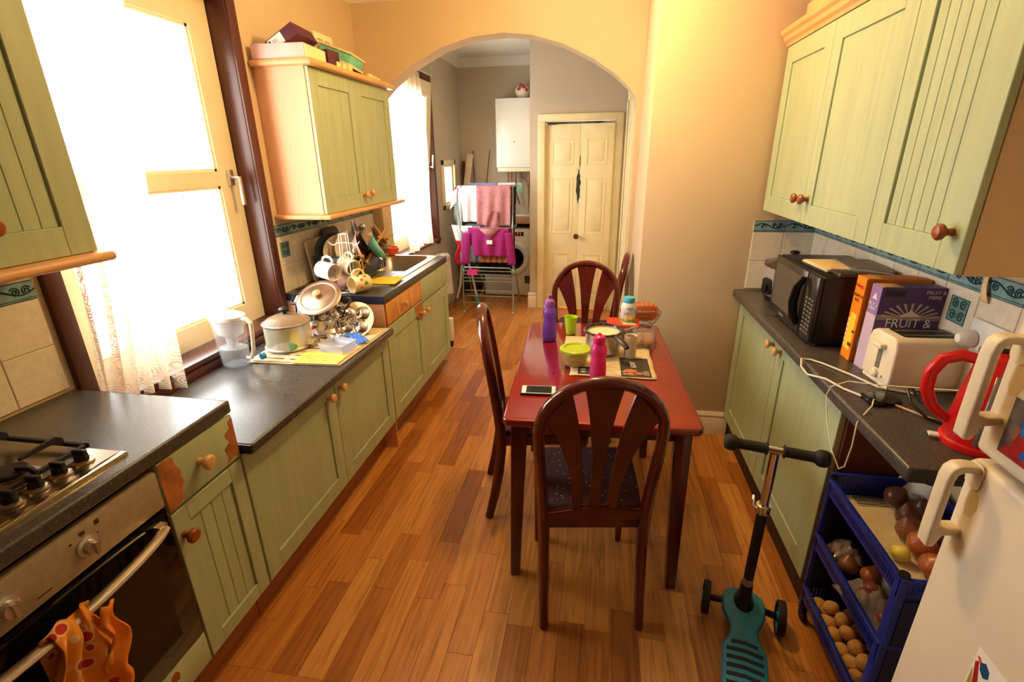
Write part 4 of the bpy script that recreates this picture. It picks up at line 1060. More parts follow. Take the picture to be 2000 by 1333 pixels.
# egg poacher insert
ep = thing('egg_poacher', 'round steel egg poacher insert leaning on the pots with four cups', 'egg poacher', (-1.112, 2.235, ZM + .070), (math.radians(50), 0, math.radians(6)))
b = B(); b.lathe([(.0, .0), (.098, .0), (.102, .003), (.102, .006), (.0, .003)], n=44, capb=False, capt=False)
ep_o = mk('round_tray', b, mat('cream_coated_steel', (222, 200, 160), .3, .6), ep, world=False, fix=True, smooth=40)
for i in range(4):
    a = PI / 4 + i * PI / 2; cx, cy = .053 * math.cos(a), .053 * math.sin(a)
    mk('egg_cup', B().lathe([(.040, .006), (.037, .0095), (.034, .0065), (.028, .010), (.015, .0145), (0, .016)], (cx, cy, .0), n=28, capb=False, capt=False), CHROME, ep_o, world=False, smooth=70, fix=False)
mk('centre_cup', B().lathe([(.024, .005), (.025, .026), (.023, .027), (.020, .008), (0, .006)], n=26, capt=False), STEEL, ep, world=False)
# small steel dishes
for (x, y, r, lab) in ((-1.24, 2.02, .045, 'left of the clear box'), (-1.165, 2.115, .036, 'behind the clear box')):
    t = thing('steel_dish', 'small round steel dish on the newspaper, ' + lab, 'dish', (x, y, ZM + .009), group='small steel dishes')
    mk('dish_bowl', B().lathe([(0, .001), (r * .6, .001), (r * .95, .018), (r, .022), (r * 1.06, .022), (r, .019), (r * .6, .004), (0, .004)], n=32, capb=False, capt=False), CHROME, t, world=False, fix=False, smooth=45)
t = thing('water_bottle', 'empty clear plastic bottle with a blue cap lying on the newspaper', 'bottle', (-1.335, 1.815, ZM + .035), (0, math.radians(90), math.radians(68)))
mk('bottle_body', B().lathe([(.011, .0), (.012, .025), (.018, .035), (.026, .06), (.027, .10), (.025, .105), (.027, .11), (.027, .18), (.024, .195), (.0, .197)], n=26), CLEARP, t, world=False, smooth=50)
mk('bottle_cap', B().lathe([(.014, -.016), (.015, -.012), (.015, .002), (.012, .003)], n=20), mat('sky_blue_cap', (44, 150, 206), .4), t, world=False)
mk('paper_band', B().lathe([(.0275, .11), (.0275, .15)], n=26, capb=False, capt=False), clear_mat('bottle_label', (150, 214, 210), .4, .4), t, world=False)
t = thing('plastic_tray', 'clear plastic food tray on the yellow note', 'tray', (-1.075, 1.985, ZM + .0105), (math.radians(3), 0, math.radians(-14)))
mk('tray_shell', B().add([(-.062, -.045, .0), (.062, -.045, .0), (.062, .045, .0), (-.062, .045, .0), (-.07, -.052, .042), (.07, -.052, .042), (.07, .052, .042), (-.07, .052, .042)], [(0, 1, 2, 3), (0, 4, 5, 1), (1, 5, 6, 2), (2, 6, 7, 3), (3, 7, 4, 0)]), clear_mat('milky_plastic', (232, 236, 250), .45, .1), t, world=False, thick=.0015, fix=False)
t = thing('plastic_packet', 'crumpled blue plastic packet in front of the egg poacher', 'packet', (-1.06, 2.12, ZM + .012), (0, 0, math.radians(-35)))
mk('packet_film', B().grid(lambda u, v: ((u - .5) * .17, (v - .5) * .06, .006 + .014 * math.sin(u * PI) + .005 * math.sin(u * 17 + v * 9) * math.cos(v * 11)), 22, 10), mat('blue_film', (70, 120, 226), .3), t, world=False, thick=.001, fix=False)
t = thing('sauce_sachet', 'red and white sachet between the small pot and the steel pot', 'sachet', (-1.30, 2.13, ZM + .010), (math.radians(28), 0, math.radians(30)))
mk('sachet_body', B().box(-.03, -.02, 0, .03, .04, .006), RED, t, world=False, bevel=.002)
mk('white_panel', B().box(-.012, -.018, .006, .012, .038, .0066), PAPERW, t, world=False)
t = thing('chopping_tray', 'white plastic tray standing behind the tilted pan', 'tray', (-1.43, 2.325, ZM + .0), (math.radians(-6), 0, math.radians(0)))
mk('tray_board', B().prism([(p[0], p[1]) for p in rrect(-.07, .07, .0, .17, .025, 0)], -.006, .012, 'y'), WHITE, t, world=False, bevel=.003)
mk('dark_handle', B().tube([(-.05, -.012, .03), (-.05, -.022, .06), (-.05, -.022, .11), (-.03, -.022, .13), (-.01, -.012, .13)], .005, 8), BLACK, t, world=False)

# ---------------------------------------------------------------- sink worktop
ZS = .9105
mt = thing('mug_tree', 'white wire mug tree on the sink worktop', 'mug tree', (-1.235, 2.46, ZS))
b = B()
for dx, dy in ((-.02, -.012), (.02, -.012), (.02, .012), (-.02, .012)):
    b.tube([(dx * 1.6, dy * 1.6, .008), (dx, dy, .26), (dx, dy, .305)], .0022, 6)
b.tube([(-.02, -.012, .305), (.02, -.012, .305), (.02, .012, .305), (-.02, .012, .305)], .0022, 6, closed=True)
b.tube([(.075 * math.cos(a * PI / 12), .075 * math.sin(a * PI / 12), .004) for a in range(24)], .003, 6, closed=True)
b.tube([(-.075, 0, .004), (.075, 0, .004)], .0025, 6); b.tube([(0, -.075, .004), (0, .075, .004)], .0025, 6)
mk('wire_frame', b, mat('white_coated_wire', (232, 228, 224), .3, .3), mt, world=False)
for z, a0 in ((.26, .1), (.155, .9), (.075, .2)):
    for k_ in range(2):
        a = a0 + k_ * PI; c_, s_ = math.cos(a), math.sin(a)
        mk('mug_hook', B().tube([(0, 0, z), (.035 * c_, .035 * s_, z - .002), (.058 * c_, .058 * s_, z - .014), (.075 * c_, .075 * s_, z - .008), (.085 * c_, .085 * s_, z + .006)], .0028, 6), mat('white_coated_wire', (232, 228, 224), .3, .3), mt, world=False)
def mug(label, loc, d, m, s=1.0, flowers=False):
    z_ = Vector(d).normalized(); x_ = (Vector((0, 0, 1)) - z_ * z_.z).normalized(); y_ = z_.cross(x_)
    rot = Matrix((x_, y_, z_)).transposed().to_euler()
    t = thing('mug', label, 'mug', loc, rot, 'mugs hanging on the mug tree', s)
    o = mk('mug_body', B().lathe([(0, .001), (.034, .001), (.038, .006), (.039, .088), (.0375, .090), (.0355, .088), (.035, .01), (0, .007)], n=32, capb=False, capt=False), m, t, world=False, fix=False, smooth=40)
    mk('mug_handle', B().tube([(.036, 0, .074), (.052, 0, .080), (.064, 0, .068), (.066, 0, .045), (.056, 0, .024), (.037, 0, .018)], [.005, .0055, .006, .006, .0055, .005], 8), m, t, world=False)
    if flowers:
        for i, (a, z, r, c_) in enumerate(((-.5, .03, .009, (226, 120, 40)), (-.9, .055, .008, (226, 90, 60)), (-1.4, .035, .010, (150, 160, 50)), (-.2, .06, .008, (226, 120, 40)), (.3, .03, .009, (150, 160, 50)), (-1.8, .06, .007, (226, 90, 60)), (2.6, .05, .009, (226, 120, 40)), (2.1, .03, .008, (150, 160, 50)), (1.5, .05, .008, (226, 90, 60)))):
            q = B().sphere((.0375 * math.cos(a), .0375 * math.sin(a), z), r * (.3 + .7 * abs(math.sin(a))), r * (.3 + .7 * abs(math.cos(a))), r, 10, 6)
            mk('flower_print', q, mat('glaze_%d' % c_[1], c_, .2), o, world=False)
    return t
PINKM = mat('lilac_glaze', (206, 176, 186), .2)
mug('plain white mug with its mouth to the right, upper left of the mug tree', (-1.375, 2.425, ZS + .123), (1, -.35, -.12), CERAMIC, 1.2)
mug('cream mug hanging on the right of the mug tree, above the flowered mug', (-1.29, 2.52, ZS + .140), (1, -.55, -.25), mat('cream_glaze', (244, 230, 200), .2), 1.15)
mug('cream mug with orange flowers and its white inside to the left', (-1.125, 2.465, ZS + .050), (-.6, -1, .0), mat('flowered_cream_glaze', (244, 222, 170), .2), 1.15, True)
mug('lilac mug lowest on the left of the mug tree', (-1.245, 2.515, ZS + .050), (-.75, -1, .0), PINKM, 1.15)
# drying rack and its load
rk = thing('cutlery_drainer', 'black plastic dish drainer full of washed crockery', 'dish drainer', (-1.33, 2.78, ZS + .0075))
X0, X1, Y0_, Y1_ = -.155, .085, -.20, .20
b = B()
def taper_box(b, x0, x1, y0, y1, z0, z1, e, t):
    v = []
    for (z, k_) in ((z0, 0), (z1, e)):
        v += [(x0 - k_, y0 - k_, z), (x1 + k_, y0 - k_, z), (x1 + k_, y1 + k_, z), (x0 - k_, y1 + k_, z)]
    for (z, k_) in ((z1, e - t), (z0 + t, -t)):
        v += [(x0 - k_, y0 - k_, z), (x1 + k_, y0 - k_, z), (x1 + k_, y1 + k_, z), (x0 - k_, y1 + k_, z)]
    fs = [(0, 3, 2, 1)]
    for k_ in range(3):
        for i in range(4): j = (i + 1) % 4; fs.append((4 * k_ + i, 4 * k_ + j, 4 * k_ + 4 + j, 4 * k_ + 4 + i))
    fs.append((12, 13, 14, 15)); return b.add(v, fs)
taper_box(b, X0, X1, Y0_, Y1_, .015, .150, .012, .004)
mk('tub_wall', b, mat('black_green_plastic', (38, 42, 36), .4, var=.2), rk, world=False, bevel=.003)
mk('tub_rim', B().tube([(p[0], p[1], .152) for p in rrect(X0 - .016, X1 + .016, Y0_ - .016, Y1_ + .016, .03, 0)], .006, 6, closed=True), BLACK, rk, world=False)
for (x, y) in ((.04, -.215), (.075, -.215), (.10, .10), (.10, .13)):
    mk('wire_foot', B().tube([(x, y, .07), (x, y - .004, .015), (x + .006, y - .012, .002), (x + .02, y - .012, .003)], .0022, 6), CHROME, rk, world=False)
def dish(label, loc, rot, r, m, cat='plate', deep=.018, name='plate'):
    t = thing(name, label, cat, loc, rot, 'crockery in the drainer')
    mk('dish_body', B().lathe([(0, 0), (r * .6, 0), (r * .75, deep * .4), (r, deep), (r * .995, deep + .003), (r * .72, deep * .4 + .004), (0, .004)], n=36, capb=False, capt=False), m, t, world=False, fix=False, smooth=40)
    return t
R_ = math.radians
def up(l, y): return (l[0], l[1], l[2])
dz = ZS
DI = [
 ('dark glass plate standing at the back left of the drainer', (-1.43, 2.66, .175), 86, -38, .105, ('dark_green_glaze', (40, 52, 44), .15), 'plate', .018, 'plate'),
 ('cream plate second from the left in the drainer', (-1.40, 2.69, .16), 84, -34, .105, ('cream_glaze', (244, 230, 200), .2), 'plate', .018, 'plate'),
 ('tan plate third from the left in the drainer', (-1.37, 2.72, .17), 82, -30, .11, ('tan_glaze', (220, 186, 130), .2), 'plate', .018, 'plate'),
 ('large pale dinner plate in the middle of the drainer', (-1.335, 2.71, .175), 80, -28, .112, ('white_glaze', (240, 226, 200), .2), 'plate', .018, 'plate'),
 ('pale pink rimmed bowl standing in the middle of the drainer', (-1.285, 2.69, .175), 72, 14, .10, ('pink_rim_glaze', (226, 196, 180), .2), 'bowl', .04, 'bowl'),
 ('dark frying pan disc leaning at the top of the drainer', (-1.315, 2.76, .235), 70, 20, .10, ('dark_pan', (52, 38, 40), .3), 'pan', .02, 'frying_pan'),
 ('dull steel pan lid sticking up at the top of the drainer', (-1.27, 2.80, .25), 60, -30, .062, ('lid_steel', (150, 130, 120), .3), 'lid', .014, 'pan_lid'),
 ('dark green plate right of the pink bowl', (-1.24, 2.75, .18), 56, 22, .10, ('dark_green_glaze', (40, 52, 44), .15), 'plate', .018, 'plate'),
 ('turquoise bowl in the front of the drainer', (-1.215, 2.75, .165), 62, 28, .075, ('turquoise_glaze', (136, 214, 194), .2), 'bowl', .045, 'bowl'),
 ('brass rimmed strainer leaning to the right of the drainer', (-1.225, 2.86, .235), 58, 25, .072, ('brass_rim', (150, 118, 70), .3), 'strainer', .022, 'strainer')]
for lab, (x, y, z), ty, tz, r, mm, cat_, dp, nm in DI:
    dish(lab, (x, y, dz + z), (0, R_(ty), R_(tz)), r, mat(*mm), cat_, dp, nm)
dish('clear glass bowl by the red handled tool', (-1.22, 2.89, dz + .17), (R_(10), R_(30), R_(20)), .055, clear_mat('bowl_glass', (226, 226, 206), .4, .05), 'bowl', .04, 'bowl')
def tool(label, pts, r, m, hm, name, cat, tip=None):
    t = thing(name, label, cat, pts[0]); t['group'] = 'utensils in the drainer'
    mk('tool_handle', B().tube(pts, r, 8, r2=.5), m, t)
    if tip: mk('tool_head', B().sphere(pts[-1], *tip, n=14, m=8), hm, t)
    return t
WOOD = mat('utensil_wood', (206, 142, 66), .6, var=.12)
tool('wooden spoon leaning up to the right in the drainer', [(-1.25, 2.63, dz + .06), (-1.20, 2.72, dz + .17), (-1.15, 2.82, dz + .29)], .006, WOOD, WOOD, 'wooden_spoon', 'spoon')
tool('wooden spatula beside the wooden spoon', [(-1.235, 2.64, dz + .08), (-1.20, 2.76, dz + .20), (-1.185, 2.80, dz + .235)], .009, WOOD, WOOD, 'wooden_spatula', 'spatula', (.016, .02, .012))
tool('steel table spoon with its bowl up at the front of the drainer', [(-1.27, 2.60, dz + .07), (-1.262, 2.60, dz + .15), (-1.26, 2.605, dz + .185)], .004, STEEL, mat('warm_spoon_steel', (214, 186, 140), .2, .9), 'table_spoon', 'spoon', (.014, .006, .024))
tool('wooden scoop low at the front of the drainer', [(-1.21, 2.59, dz + .08), (-1.215, 2.60, dz + .14), (-1.22, 2.605, dz + .158)], .005, WOOD, WOOD, 'wooden_scoop', 'spoon', (.020, .012, .014))
tool('green handled knife at the left front of the drainer', [(-1.27, 2.63, dz + .10), (-1.31, 2.60, dz + .17), (-1.325, 2.59, dz + .195)], .008, mat('olive_handle', (150, 156, 60), .5), STEEL, 'knife', 'knife')
tool('red handled tool across the right end of the drainer', [(-1.235, 2.70, dz + .14), (-1.20, 2.82, dz + .17), (-1.20, 2.93, dz + .205)], .012, RED, RED, 'red_handled_tool', 'kitchen tool')
tool('lime green spatula sticking out to the right', [(-1.26, 2.86, dz + .16), (-1.20, 2.92, dz + .215), (-1.17, 2.96, dz + .225)], .008, mat('olive_handle', (150, 156, 60), .5), STEEL, 'green_spatula', 'spatula')
tool('small steel ladle top left of the drainer', [(-1.30, 2.74, dz + .12), (-1.29, 2.76, dz + .25), (-1.275, 2.77, dz + .30)], .004, STEEL, STEEL, 'ladle', 'ladle', (.022, .012, .02))
# chopping boards behind, leaning on the tiles
t = thing('chopping_board', 'pale plastic chopping board leaning on the tiles behind the mug tree', 'chopping board', (-1.515, 2.74, ZS + .0), (0, R_(-8), 0))
b = B(); poly = [(p[0], p[1]) for p in rrect(-.15, .15, 0, .245, .02, 0)]
mk('board', B().prism(poly, -.006, .010, 'x'), mat('yellowed_plastic', (226, 206, 164), .5), t, world=False, bevel=.002)
t = thing('chopping_board', 'thin dark chopping board behind the plates', 'chopping board', (-1.495, 2.86, ZS), (0, R_(-9), 0))
mk('board', B().prism([(p[0], p[1]) for p in rrect(-.10, .10, 0, .29, .05, 0)], -.004, .008, 'x'), mat('dark_board', (70, 44, 30), .5), t, world=False, bevel=.002)
t = thing('palette_knife', 'black handled knife lying on the worktop against the tiles', 'knife', (-1.50, 2.46, ZS + .006), (0, 0, R_(62)))
mk('knife_handle', B().tube([(-.06, 0, 0), (-.05, 0, .002), (.0, 0, .004), (.04, 0, .004)], [.006, .010, .010, .008], 10, r2=.6), mat('dark_brown_handle', (60, 46, 36), .5), t, world=False)
mk('blade', B().box(.04, -.010, .002, .15, .010, .004), STEEL, t, world=False)
t = thing('cleaning_cloth', 'flat yellow cleaning cloth folded on the drainer edge', 'cloth', (-1.12, 2.665, ZS + .0075), (0, 0, R_(2)))
mk('cloth_sheet', B().add([(-.105, -.085, 0), (.09, -.08, 0), (.085, .10, 0), (-.06, .075, 0), (-.105, -.085, .004), (.09, -.08, .004), (.085, .10, .005), (-.06, .075, .005)], [(0, 3, 2, 1), (4, 5, 6, 7), (0, 1, 5, 4), (1, 2, 6, 5), (2, 3, 7, 6), (3, 0, 4, 7)]), YPAPER, t, world=False)
t = thing('orange_bowl', 'orange plastic bowl upside at the back of the sink', 'bowl', (-1.42, 3.50 - .02, ZS + .0045))
t['label'] = 'orange plastic bowl standing at the back corner of the sink'
t.location = (-1.40, 3.455, ZS + .0045); t.rotation_euler = (R_(0), 0, 0); WM[t.name] = Matrix.Translation(t.location)
mk('bowl_wall', B().lathe([(.018, 0), (.03, .006), (.048, .03), (.053, .058), (.050, .058), (.044, .03), (.0, .008)], n=30, capt=False), mat('orange_plastic', (240, 96, 26), .35), t, world=False, fix=False, smooth=60)
t = thing('washing_up_bottle', 'small clear bottle with a blue label on the sink edge by the curtain', 'bottle', (-1.485, 3.52 - .01, ZS))
mk('bottle_body', B().lathe([(.014, 0), (.015, .05), (.008, .06), (.008, .07), (0, .071)], n=16), CLEARP, t, world=False)
mk('paper_band', B().lathe([(.0155, .012), (.0155, .035)], n=16, capb=False, capt=False), mat('blue_label', (40, 90, 200), .5), t, world=False)
# dish towel over the end of the sink worktop edge / oven towel
t = thing('tea_towel', 'orange patterned tea towel hung over the oven door handle', 'towel', (XD + .062, .60, .70))
TOWEL = pattern_mat('orange_print_cloth', (240, 150, 44), (196, 40, 40), 26, .26, .9, (246, 214, 150))
def towel(u, v):
    # over the bar: v .25 is the crest, the long fall is outside; the cloth is bunched near the bar and fans out below
    L_ = .40 * max(0, v - .25) / .75; back = v < .25
    fan = .55 + .45 * min(1, L_ / .12)
    w = .135 * fan if not back else .10
    yy = .585 + (u - .5) * w * 1.1 - .12 * L_ + .012 * math.sin(L_ * 28 + u * 4)
    fold = math.sin(u * 17 + 1.2 + L_ * 6) * .013 * min(1, .25 + L_ * 8)
    if back: return (XD + .062 - .020 * math.sin(PI / 2 * min(1, (.25 - v) * 8)) , yy, .716 - max(0, .25 - v) * .5)
    x = XD + .062 + .022 * min(1, L_ * 30) + fold + .05 * L_ * (1 - u)
    return (x, yy, .716 - L_ + .012 * math.sin(u * 9))
mk('cloth', B().grid(towel, 60, 70), TOWEL, t, thick=.004, fix=False, smooth=180)
mk('hem_fold', B().grid(lambda u, v: (XD + .104 + .010 * math.sin(u * 5 + v * 7), .618 - .035 * v + .035 * u - .01 * math.sin(v * 14), .715 - .26 * v - .015 * u), 8, 30), mat('orange_hem', (236, 136, 40), .9, var=.08), t, thick=.004, fix=False, smooth=180)
# ---------------------------------------------------------------- right worktop
ZR = .9005
mw = thing('microwave', 'black microwave oven with a curved door handle on the right worktop', 'microwave', (1.02, 2.13, ZR))
mk('microwave_body', B().box(.905, 1.905, .912, 1.172, 2.375, 1.165), mat('black_enamel', (20, 19, 19), .28, var=.1), mw, bevel=.004)
mk('foot', B().cyl((.93, 1.93, .9005), (.93, 1.93, .913), .012).cyl((1.15, 1.93, .9005), (1.15, 1.93, .913), .012).cyl((.93, 2.35, .9005), (.93, 2.35, .913), .012), BLACK, mw)['kind'] = 'stuff'
dr = mk('microwave_door', B().box(.888, 2.015, .914, .905, 2.375, 1.163), mat('dark_grey_gloss', (44, 40, 38), .18), mw, bevel=.004)
mk('door_window', B().prism([(p[0], p[1]) for p in rrect(2.065, 2.355, .955, 1.135, .02, 0)], .8868, .0015, 'x'), mat('smoked_window', (78, 72, 68), .12), dr)
hp = [(.884, 2.03, .95), (.868, 2.034, .985), (.860, 2.036, 1.04), (.866, 2.034, 1.10), (.884, 2.028, 1.14)]
mk('door_handle', B().tube(hp, [.010, .016, .018, .016, .010], 10, r2=.7), mat('gloss_black', (16, 16, 17), .08), dr)
cp = mk('control_panel', B().box(.889, 1.907, .914, .905, 2.012, 1.163), mat('dark_grey_gloss', (44, 40, 38), .18), mw, bevel=.004)
b = B()
for r in range(9):
    for c_ in range(3): b.box(.8884, 1.925 + c_ * .027, .94 + r * .016, .889, 1.943 + c_ * .027, .947 + r * .016)
q_ = mk('panel_key', b, mat('grey_print', (112, 104, 98), .5), cp); q_['kind'] = 'stuff'
text('Panasonic', .012, mat('pale_print', (200, 186, 160), .8), dr, frame_m((.8862, 2.21, .935), (0, -1, 0), (0, 0, 1)))
b = B()
for i in range(6): b.box(.97 + i * .028, 1.9042, .98, .978 + i * .028, 1.9052, 1.10)
q_ = mk('vent_slot', b, mat('vent_black', (8, 8, 8), .6), mw); q_['kind'] = 'stuff'

sc_ = thing('slow_cooker', 'silver slow cooker with a black lid knob behind the microwave', 'slow cooker', (1.035, 2.585, ZR))
mk('cooker_body', B().lathe([(.110, .012), (.124, .03), (.130, .09), (.132, .165)], n=40, sx=.88, sy=1.18), mat('satin_silver', (176, 176, 182), .35, .35), sc_, world=False, smooth=60)
mk('base_ring', B().lathe([(.10, 0), (.116, .006), (.122, .034), (.10, .036)], n=40, sx=.88, sy=1.18), BLACK, sc_, world=False)
mk('pot_rim', B().lathe([(.128, .163), (.138, .168), (.138, .180), (.128, .184)], n=40, sx=.88, sy=1.18, capb=False, capt=False), mat('brown_stoneware', (74, 50, 42), .25), sc_, world=False)
ld = mk('glass_lid', B().lathe([(.130, .180), (.115, .192), (.07, .205), (.02, .208), (0, .208)], n=40, sx=.88, sy=1.18, capb=False), mat('dark_lid_glass', (66, 54, 46), .08, coat=.5), sc_, world=False, smooth=70)
mk('lid_knob', B().lathe([(.018, .206), (.012, .214), (.011, .226), (.022, .232), (.022, .240), (.014, .244), (0, .245)], n=24), BLACK, ld, world=False)
b = B().prism([(p[0], p[1]) for p in rrect(-.035, .035, .035, .115, .018, 0)], -.125, .016, 'x')
b.v = [Matrix.Rotation(R_(18), 4, 'Z') @ p for p in b.v]
ctl = mk('control_panel', b, BLACK, sc_, world=False, bevel=.004)
mk('dial', B().lathe([(.020, 0), (.018, .010), (0, .011)], Matrix.Rotation(R_(18), 4, 'Z') @ Vector((-.125, 0, .068)), (-1, -.3, 0), n=20), mat('gloss_black', (16, 16, 17), .08), ctl, world=False)

# papers and tablet on the microwave
zt = 1.1655
pp = thing('paper_stack', 'cream envelopes stacked on top of the microwave', 'envelopes', (1.0, 2.12, zt), (0, 0, R_(4)))
for i, (dx, dy, a, m_) in enumerate(((0, 0, 0, PAPERW), (.012, .01, 4, mat('cream_paper', (246, 216, 160), .8)), (.004, -.006, -3, mat('cream_paper', (246, 216, 160), .8)))):
    b = B().box(-.06, -.11, .0012 + i * .003, .10, .10, .0036 + i * .003); b.xf(Matrix.Translation((dx, dy, 0)) @ Matrix.Rotation(R_(a), 4, 'Z'))
    mk('envelope', b, m_, pp, world=False)
pc = thing('magazine', 'grey printed leaflet behind the envelopes on the microwave', 'leaflet', (1.10, 2.09, zt + .0115), (0, R_(-1), R_(-6)))
mk('leaflet_sheet', B().box(-.06, -.12, 0, .07, .12, .0025), mat('grey_leaflet', (176, 166, 146), .6, var=.1), pc, world=False)
tbt = thing('tablet', 'dark tablet lying at the near edge of the microwave top', 'tablet', (1.05, 1.955, zt), (0, 0, R_(-2)))
mk('tablet_body', B().box(-.095, -.045, 0, .09, .05, .014), mat('brown_gloss_case', (74, 58, 48), .12), tbt, world=False, bevel=.004)

# cereal boxes
def box_panel(parent, name, x0, x1, z0, z1, y, m): return mk(name, B().box(x0, y - .0006, z0, x1, y, z1), m, parent, world=False)
ob = thing('cereal_box', 'tall orange cereal box between microwave and purple box', 'cereal box', (.978, 1.779, ZR), (0, 0, R_(-1)))
ORG = mat('orange_card', (250, 140, 16), .45, var=.03)
mk('box_body', B().box(0, 0, 0, .19, .066, .293), ORG, ob, world=False, bevel=.001, seg=1)
mk('open_flap', B().box(.005, .002, .293, .185, .03, .2942), mat('grey_card', (190, 160, 120), .8), ob, world=False)
Wm = WM[ob.name]
REDP = mat('red_print', (214, 30, 24), .5); BROWNP = mat('brown_print', (96, 44, 20), .5)
text("Kellogg's", .017, REDP, ob, Wm @ frame_m((-.0008, .034, .262), (0, -1, 0), (0, .25, 1)))
text('CRUNCHY', .0150, BROWNP, ob, Wm @ frame_m((-.0008, .034, .228), (0, -1, 0), (0, .15, 1)))
text('NUT', .0150, BROWNP, ob, Wm @ frame_m((-.0008, .034, .212), (0, -1, 0), (0, .15, 1)))
mk('side_panel_print', B().box(-.0008, .012, .035, 0, .052, .165), mat('yellow_print', (250, 214, 60), .5), ob, world=False)
b = B()
for i in range(6): b.box(-.0014, .052, .04 + i * .018, -.0002, .060, .052 + i * .018)
q_ = mk('nutrition_print', b, PAPERW, ob, world=False); q_['kind'] = 'stuff'
mk('brown_stripe', B().box(-.0012, .004, .05, .0, .03, .062).box(-.0012, .004, .10, .0, .02, .108), BROWNP, ob, world=False)['kind'] = 'stuff'
text("Kellogg's", .045, REDP, ob, Wm @ frame_m((.095, -.0008, .245), (1, 0, .1), (0, 0, 1)))
b = B().sphere((.05, -.0002, .07), .038, .0012, .045, 20, 8); mk('bowl_print', b, mat('bowl_print_grey', (200, 196, 190), .5), ob, world=False)
b = B()
for i in range(5): b.box(.008, -.0016, .13 + i * .006, .07 - i * .004, -.0006, .133 + i * .006)
mk('dipper_print', b.xf(Matrix.Translation((0, 0, 0))), mat('honey_print', (196, 120, 60), .5), ob, world=False)['kind'] = 'stuff'
ob2 = thing('cereal_box', 'second orange cereal box lying open behind the purple box', 'cereal box', (1.03, 1.855, ZR), (0, 0, R_(-2)))
mk('box_body', B().box(0, 0, 0, .15, .04, .285), ORG, ob2, world=False, bevel=.001, seg=1)
mk('open_flap', B().box(.005, -.02, .283, .145, .0, .2845), mat('grey_card', (190, 160, 120), .8), ob2, world=False)
pb = thing('cereal_box', 'purple cereal box behind the toaster', 'cereal box', (.99, 1.700, ZR), (0, 0, R_(2)))
PUR = mat('purple_card_gloss', (88, 62, 130), .4, var=.04)
mk('box_body', B().box(0, 0, 0, .188, .058, .285), PUR, pb, world=False, bevel=.001, seg=1)
mk('side_face', B().box(-.0008, .001, 0, 0, .057, .285), mat('lilac_card', (150, 116, 180), .45), pb, world=False)
mk('side_lower', B().box(-.0012, .001, 0, -.0006, .057, .19), mat('pale_lilac_card', (206, 180, 206), .45), pb, world=False)
Wm = WM[pb.name]; WP = mat('white_print', (236, 230, 224), .5)
text('FRUIT &', .042, WP, pb, Wm @ frame_m((.098, -.0012, .167), (1, 0, 0), (0, 0, 1)), sx=.92)
text('FIBRE', .042, WP, pb, Wm @ frame_m((.098, -.0012, .118), (1, 0, 0), (0, 0, 1)), sx=.92)
text('FRUIT &\nFIBRE', .016, WP, pb, Wm @ frame_m((.156, -.0012, .262), (1, 0, 0), (0, 0, 1)))
text('FRUIT &\nFIBRE', .014, WP, pb, Wm @ frame_m((-.0015, .029, .215), (0, -1, 0), (0, 0, 1)))
mk('label_strip', B().box(.01, -.0008, .255, .07, -.0002, .275), mat('dark_strip', (44, 36, 50), .5), pb, world=False)
b = B()
for i in range(11):
    a = PI * (i + .5) / 11; b.add([(.098, -.0011, .182), (.098 + .085 * math.cos(a - .05), -.0011, .185 + .05 * math.sin(a - .05)), (.098 + .085 * math.cos(a + .05), -.0011, .185 + .05 * math.sin(a + .05))], [(0, 1, 2)])
mk('sunburst_print', b, mat('sunburst_print', (206, 196, 176), .5), pb, world=False, fix=False)['kind'] = 'stuff'
mk('landscape_print', B().box(.002, -.0009, .178, .186, -.0003, .196), mat('mauve_print', (150, 130, 150), .5), pb, world=False)
mk('crest_print', B().prism([(.066, .19), (.13, .19), (.118, .2), (.105, .205), (.098, .218), (.091, .205), (.078, .2)], -.0016, .0006, 'y'), WP, pb, world=False)
mk('crest_print', B().prism([(.015, .24), (.043, .24), (.036, .25), (.029, .262), (.022, .25)], -.0014, .0006, 'x'), WP, pb, world=False)
mk('open_flap', B().box(.003, .0, .285, .06, .05, .287), mat('grey_card', (190, 160, 120), .8), pb, world=False)

# toaster
CREAM = mat('cream_toaster', (238, 226, 200), .35, var=.03)
to = thing('toaster', 'cream two slice toaster on the right worktop', 'toaster', (1.078, 1.615, ZR), (0, 0, R_(4)))
b = B()
poly = [(-.068, .012), (-.072, .03), (-.070, .13), (-.062, .155), (-.045, .165), (.045, .165), (.062, .155), (.070, .13), (.072, .03), (.068, .012)]
mk('toaster_body', b.prism(poly, -.10, .205, 'x'), CREAM, to, world=False, bevel=.006, seg=3)
mk('base', B().box(-.098, -.066, .0, .103, .066, .014), CREAM, to, world=False, bevel=.004)
sl = mk('slot_tray', B().prism([(p[0], p[1]) for p in rrect(-.068, .09, -.042, .042, .01, 0)], .1648, .0012, 'z'), mat('dark_slot', (26, 24, 22), .4), to, world=False)
for y in (-.024, .018): mk('slot_bar', B().box(-.06, y, .1655, .085, y + .004, .1675), STEEL, sl, world=False)
mk('lever_slot', B().box(-.1015, -.012, .05, -.0995, .008, .125), mat('dark_recess', (120, 110, 96), .6), to, world=False)
mk('lever', B().box(-.118, -.024, .118, -.098, .020, .134), CREAM, to, world=False, bevel=.004)
mk('browning_dial', B().lathe([(.014, 0), (.014, .010), (.010, .013), (0, .013)], (-.1, -.004, .034), (-1, 0, 0), n=18), CREAM, to, world=False)
mk('button', B().cyl((-.10, -.032, .034), (-.106, -.032, .034), .006, n=14), CREAM, to, world=False)

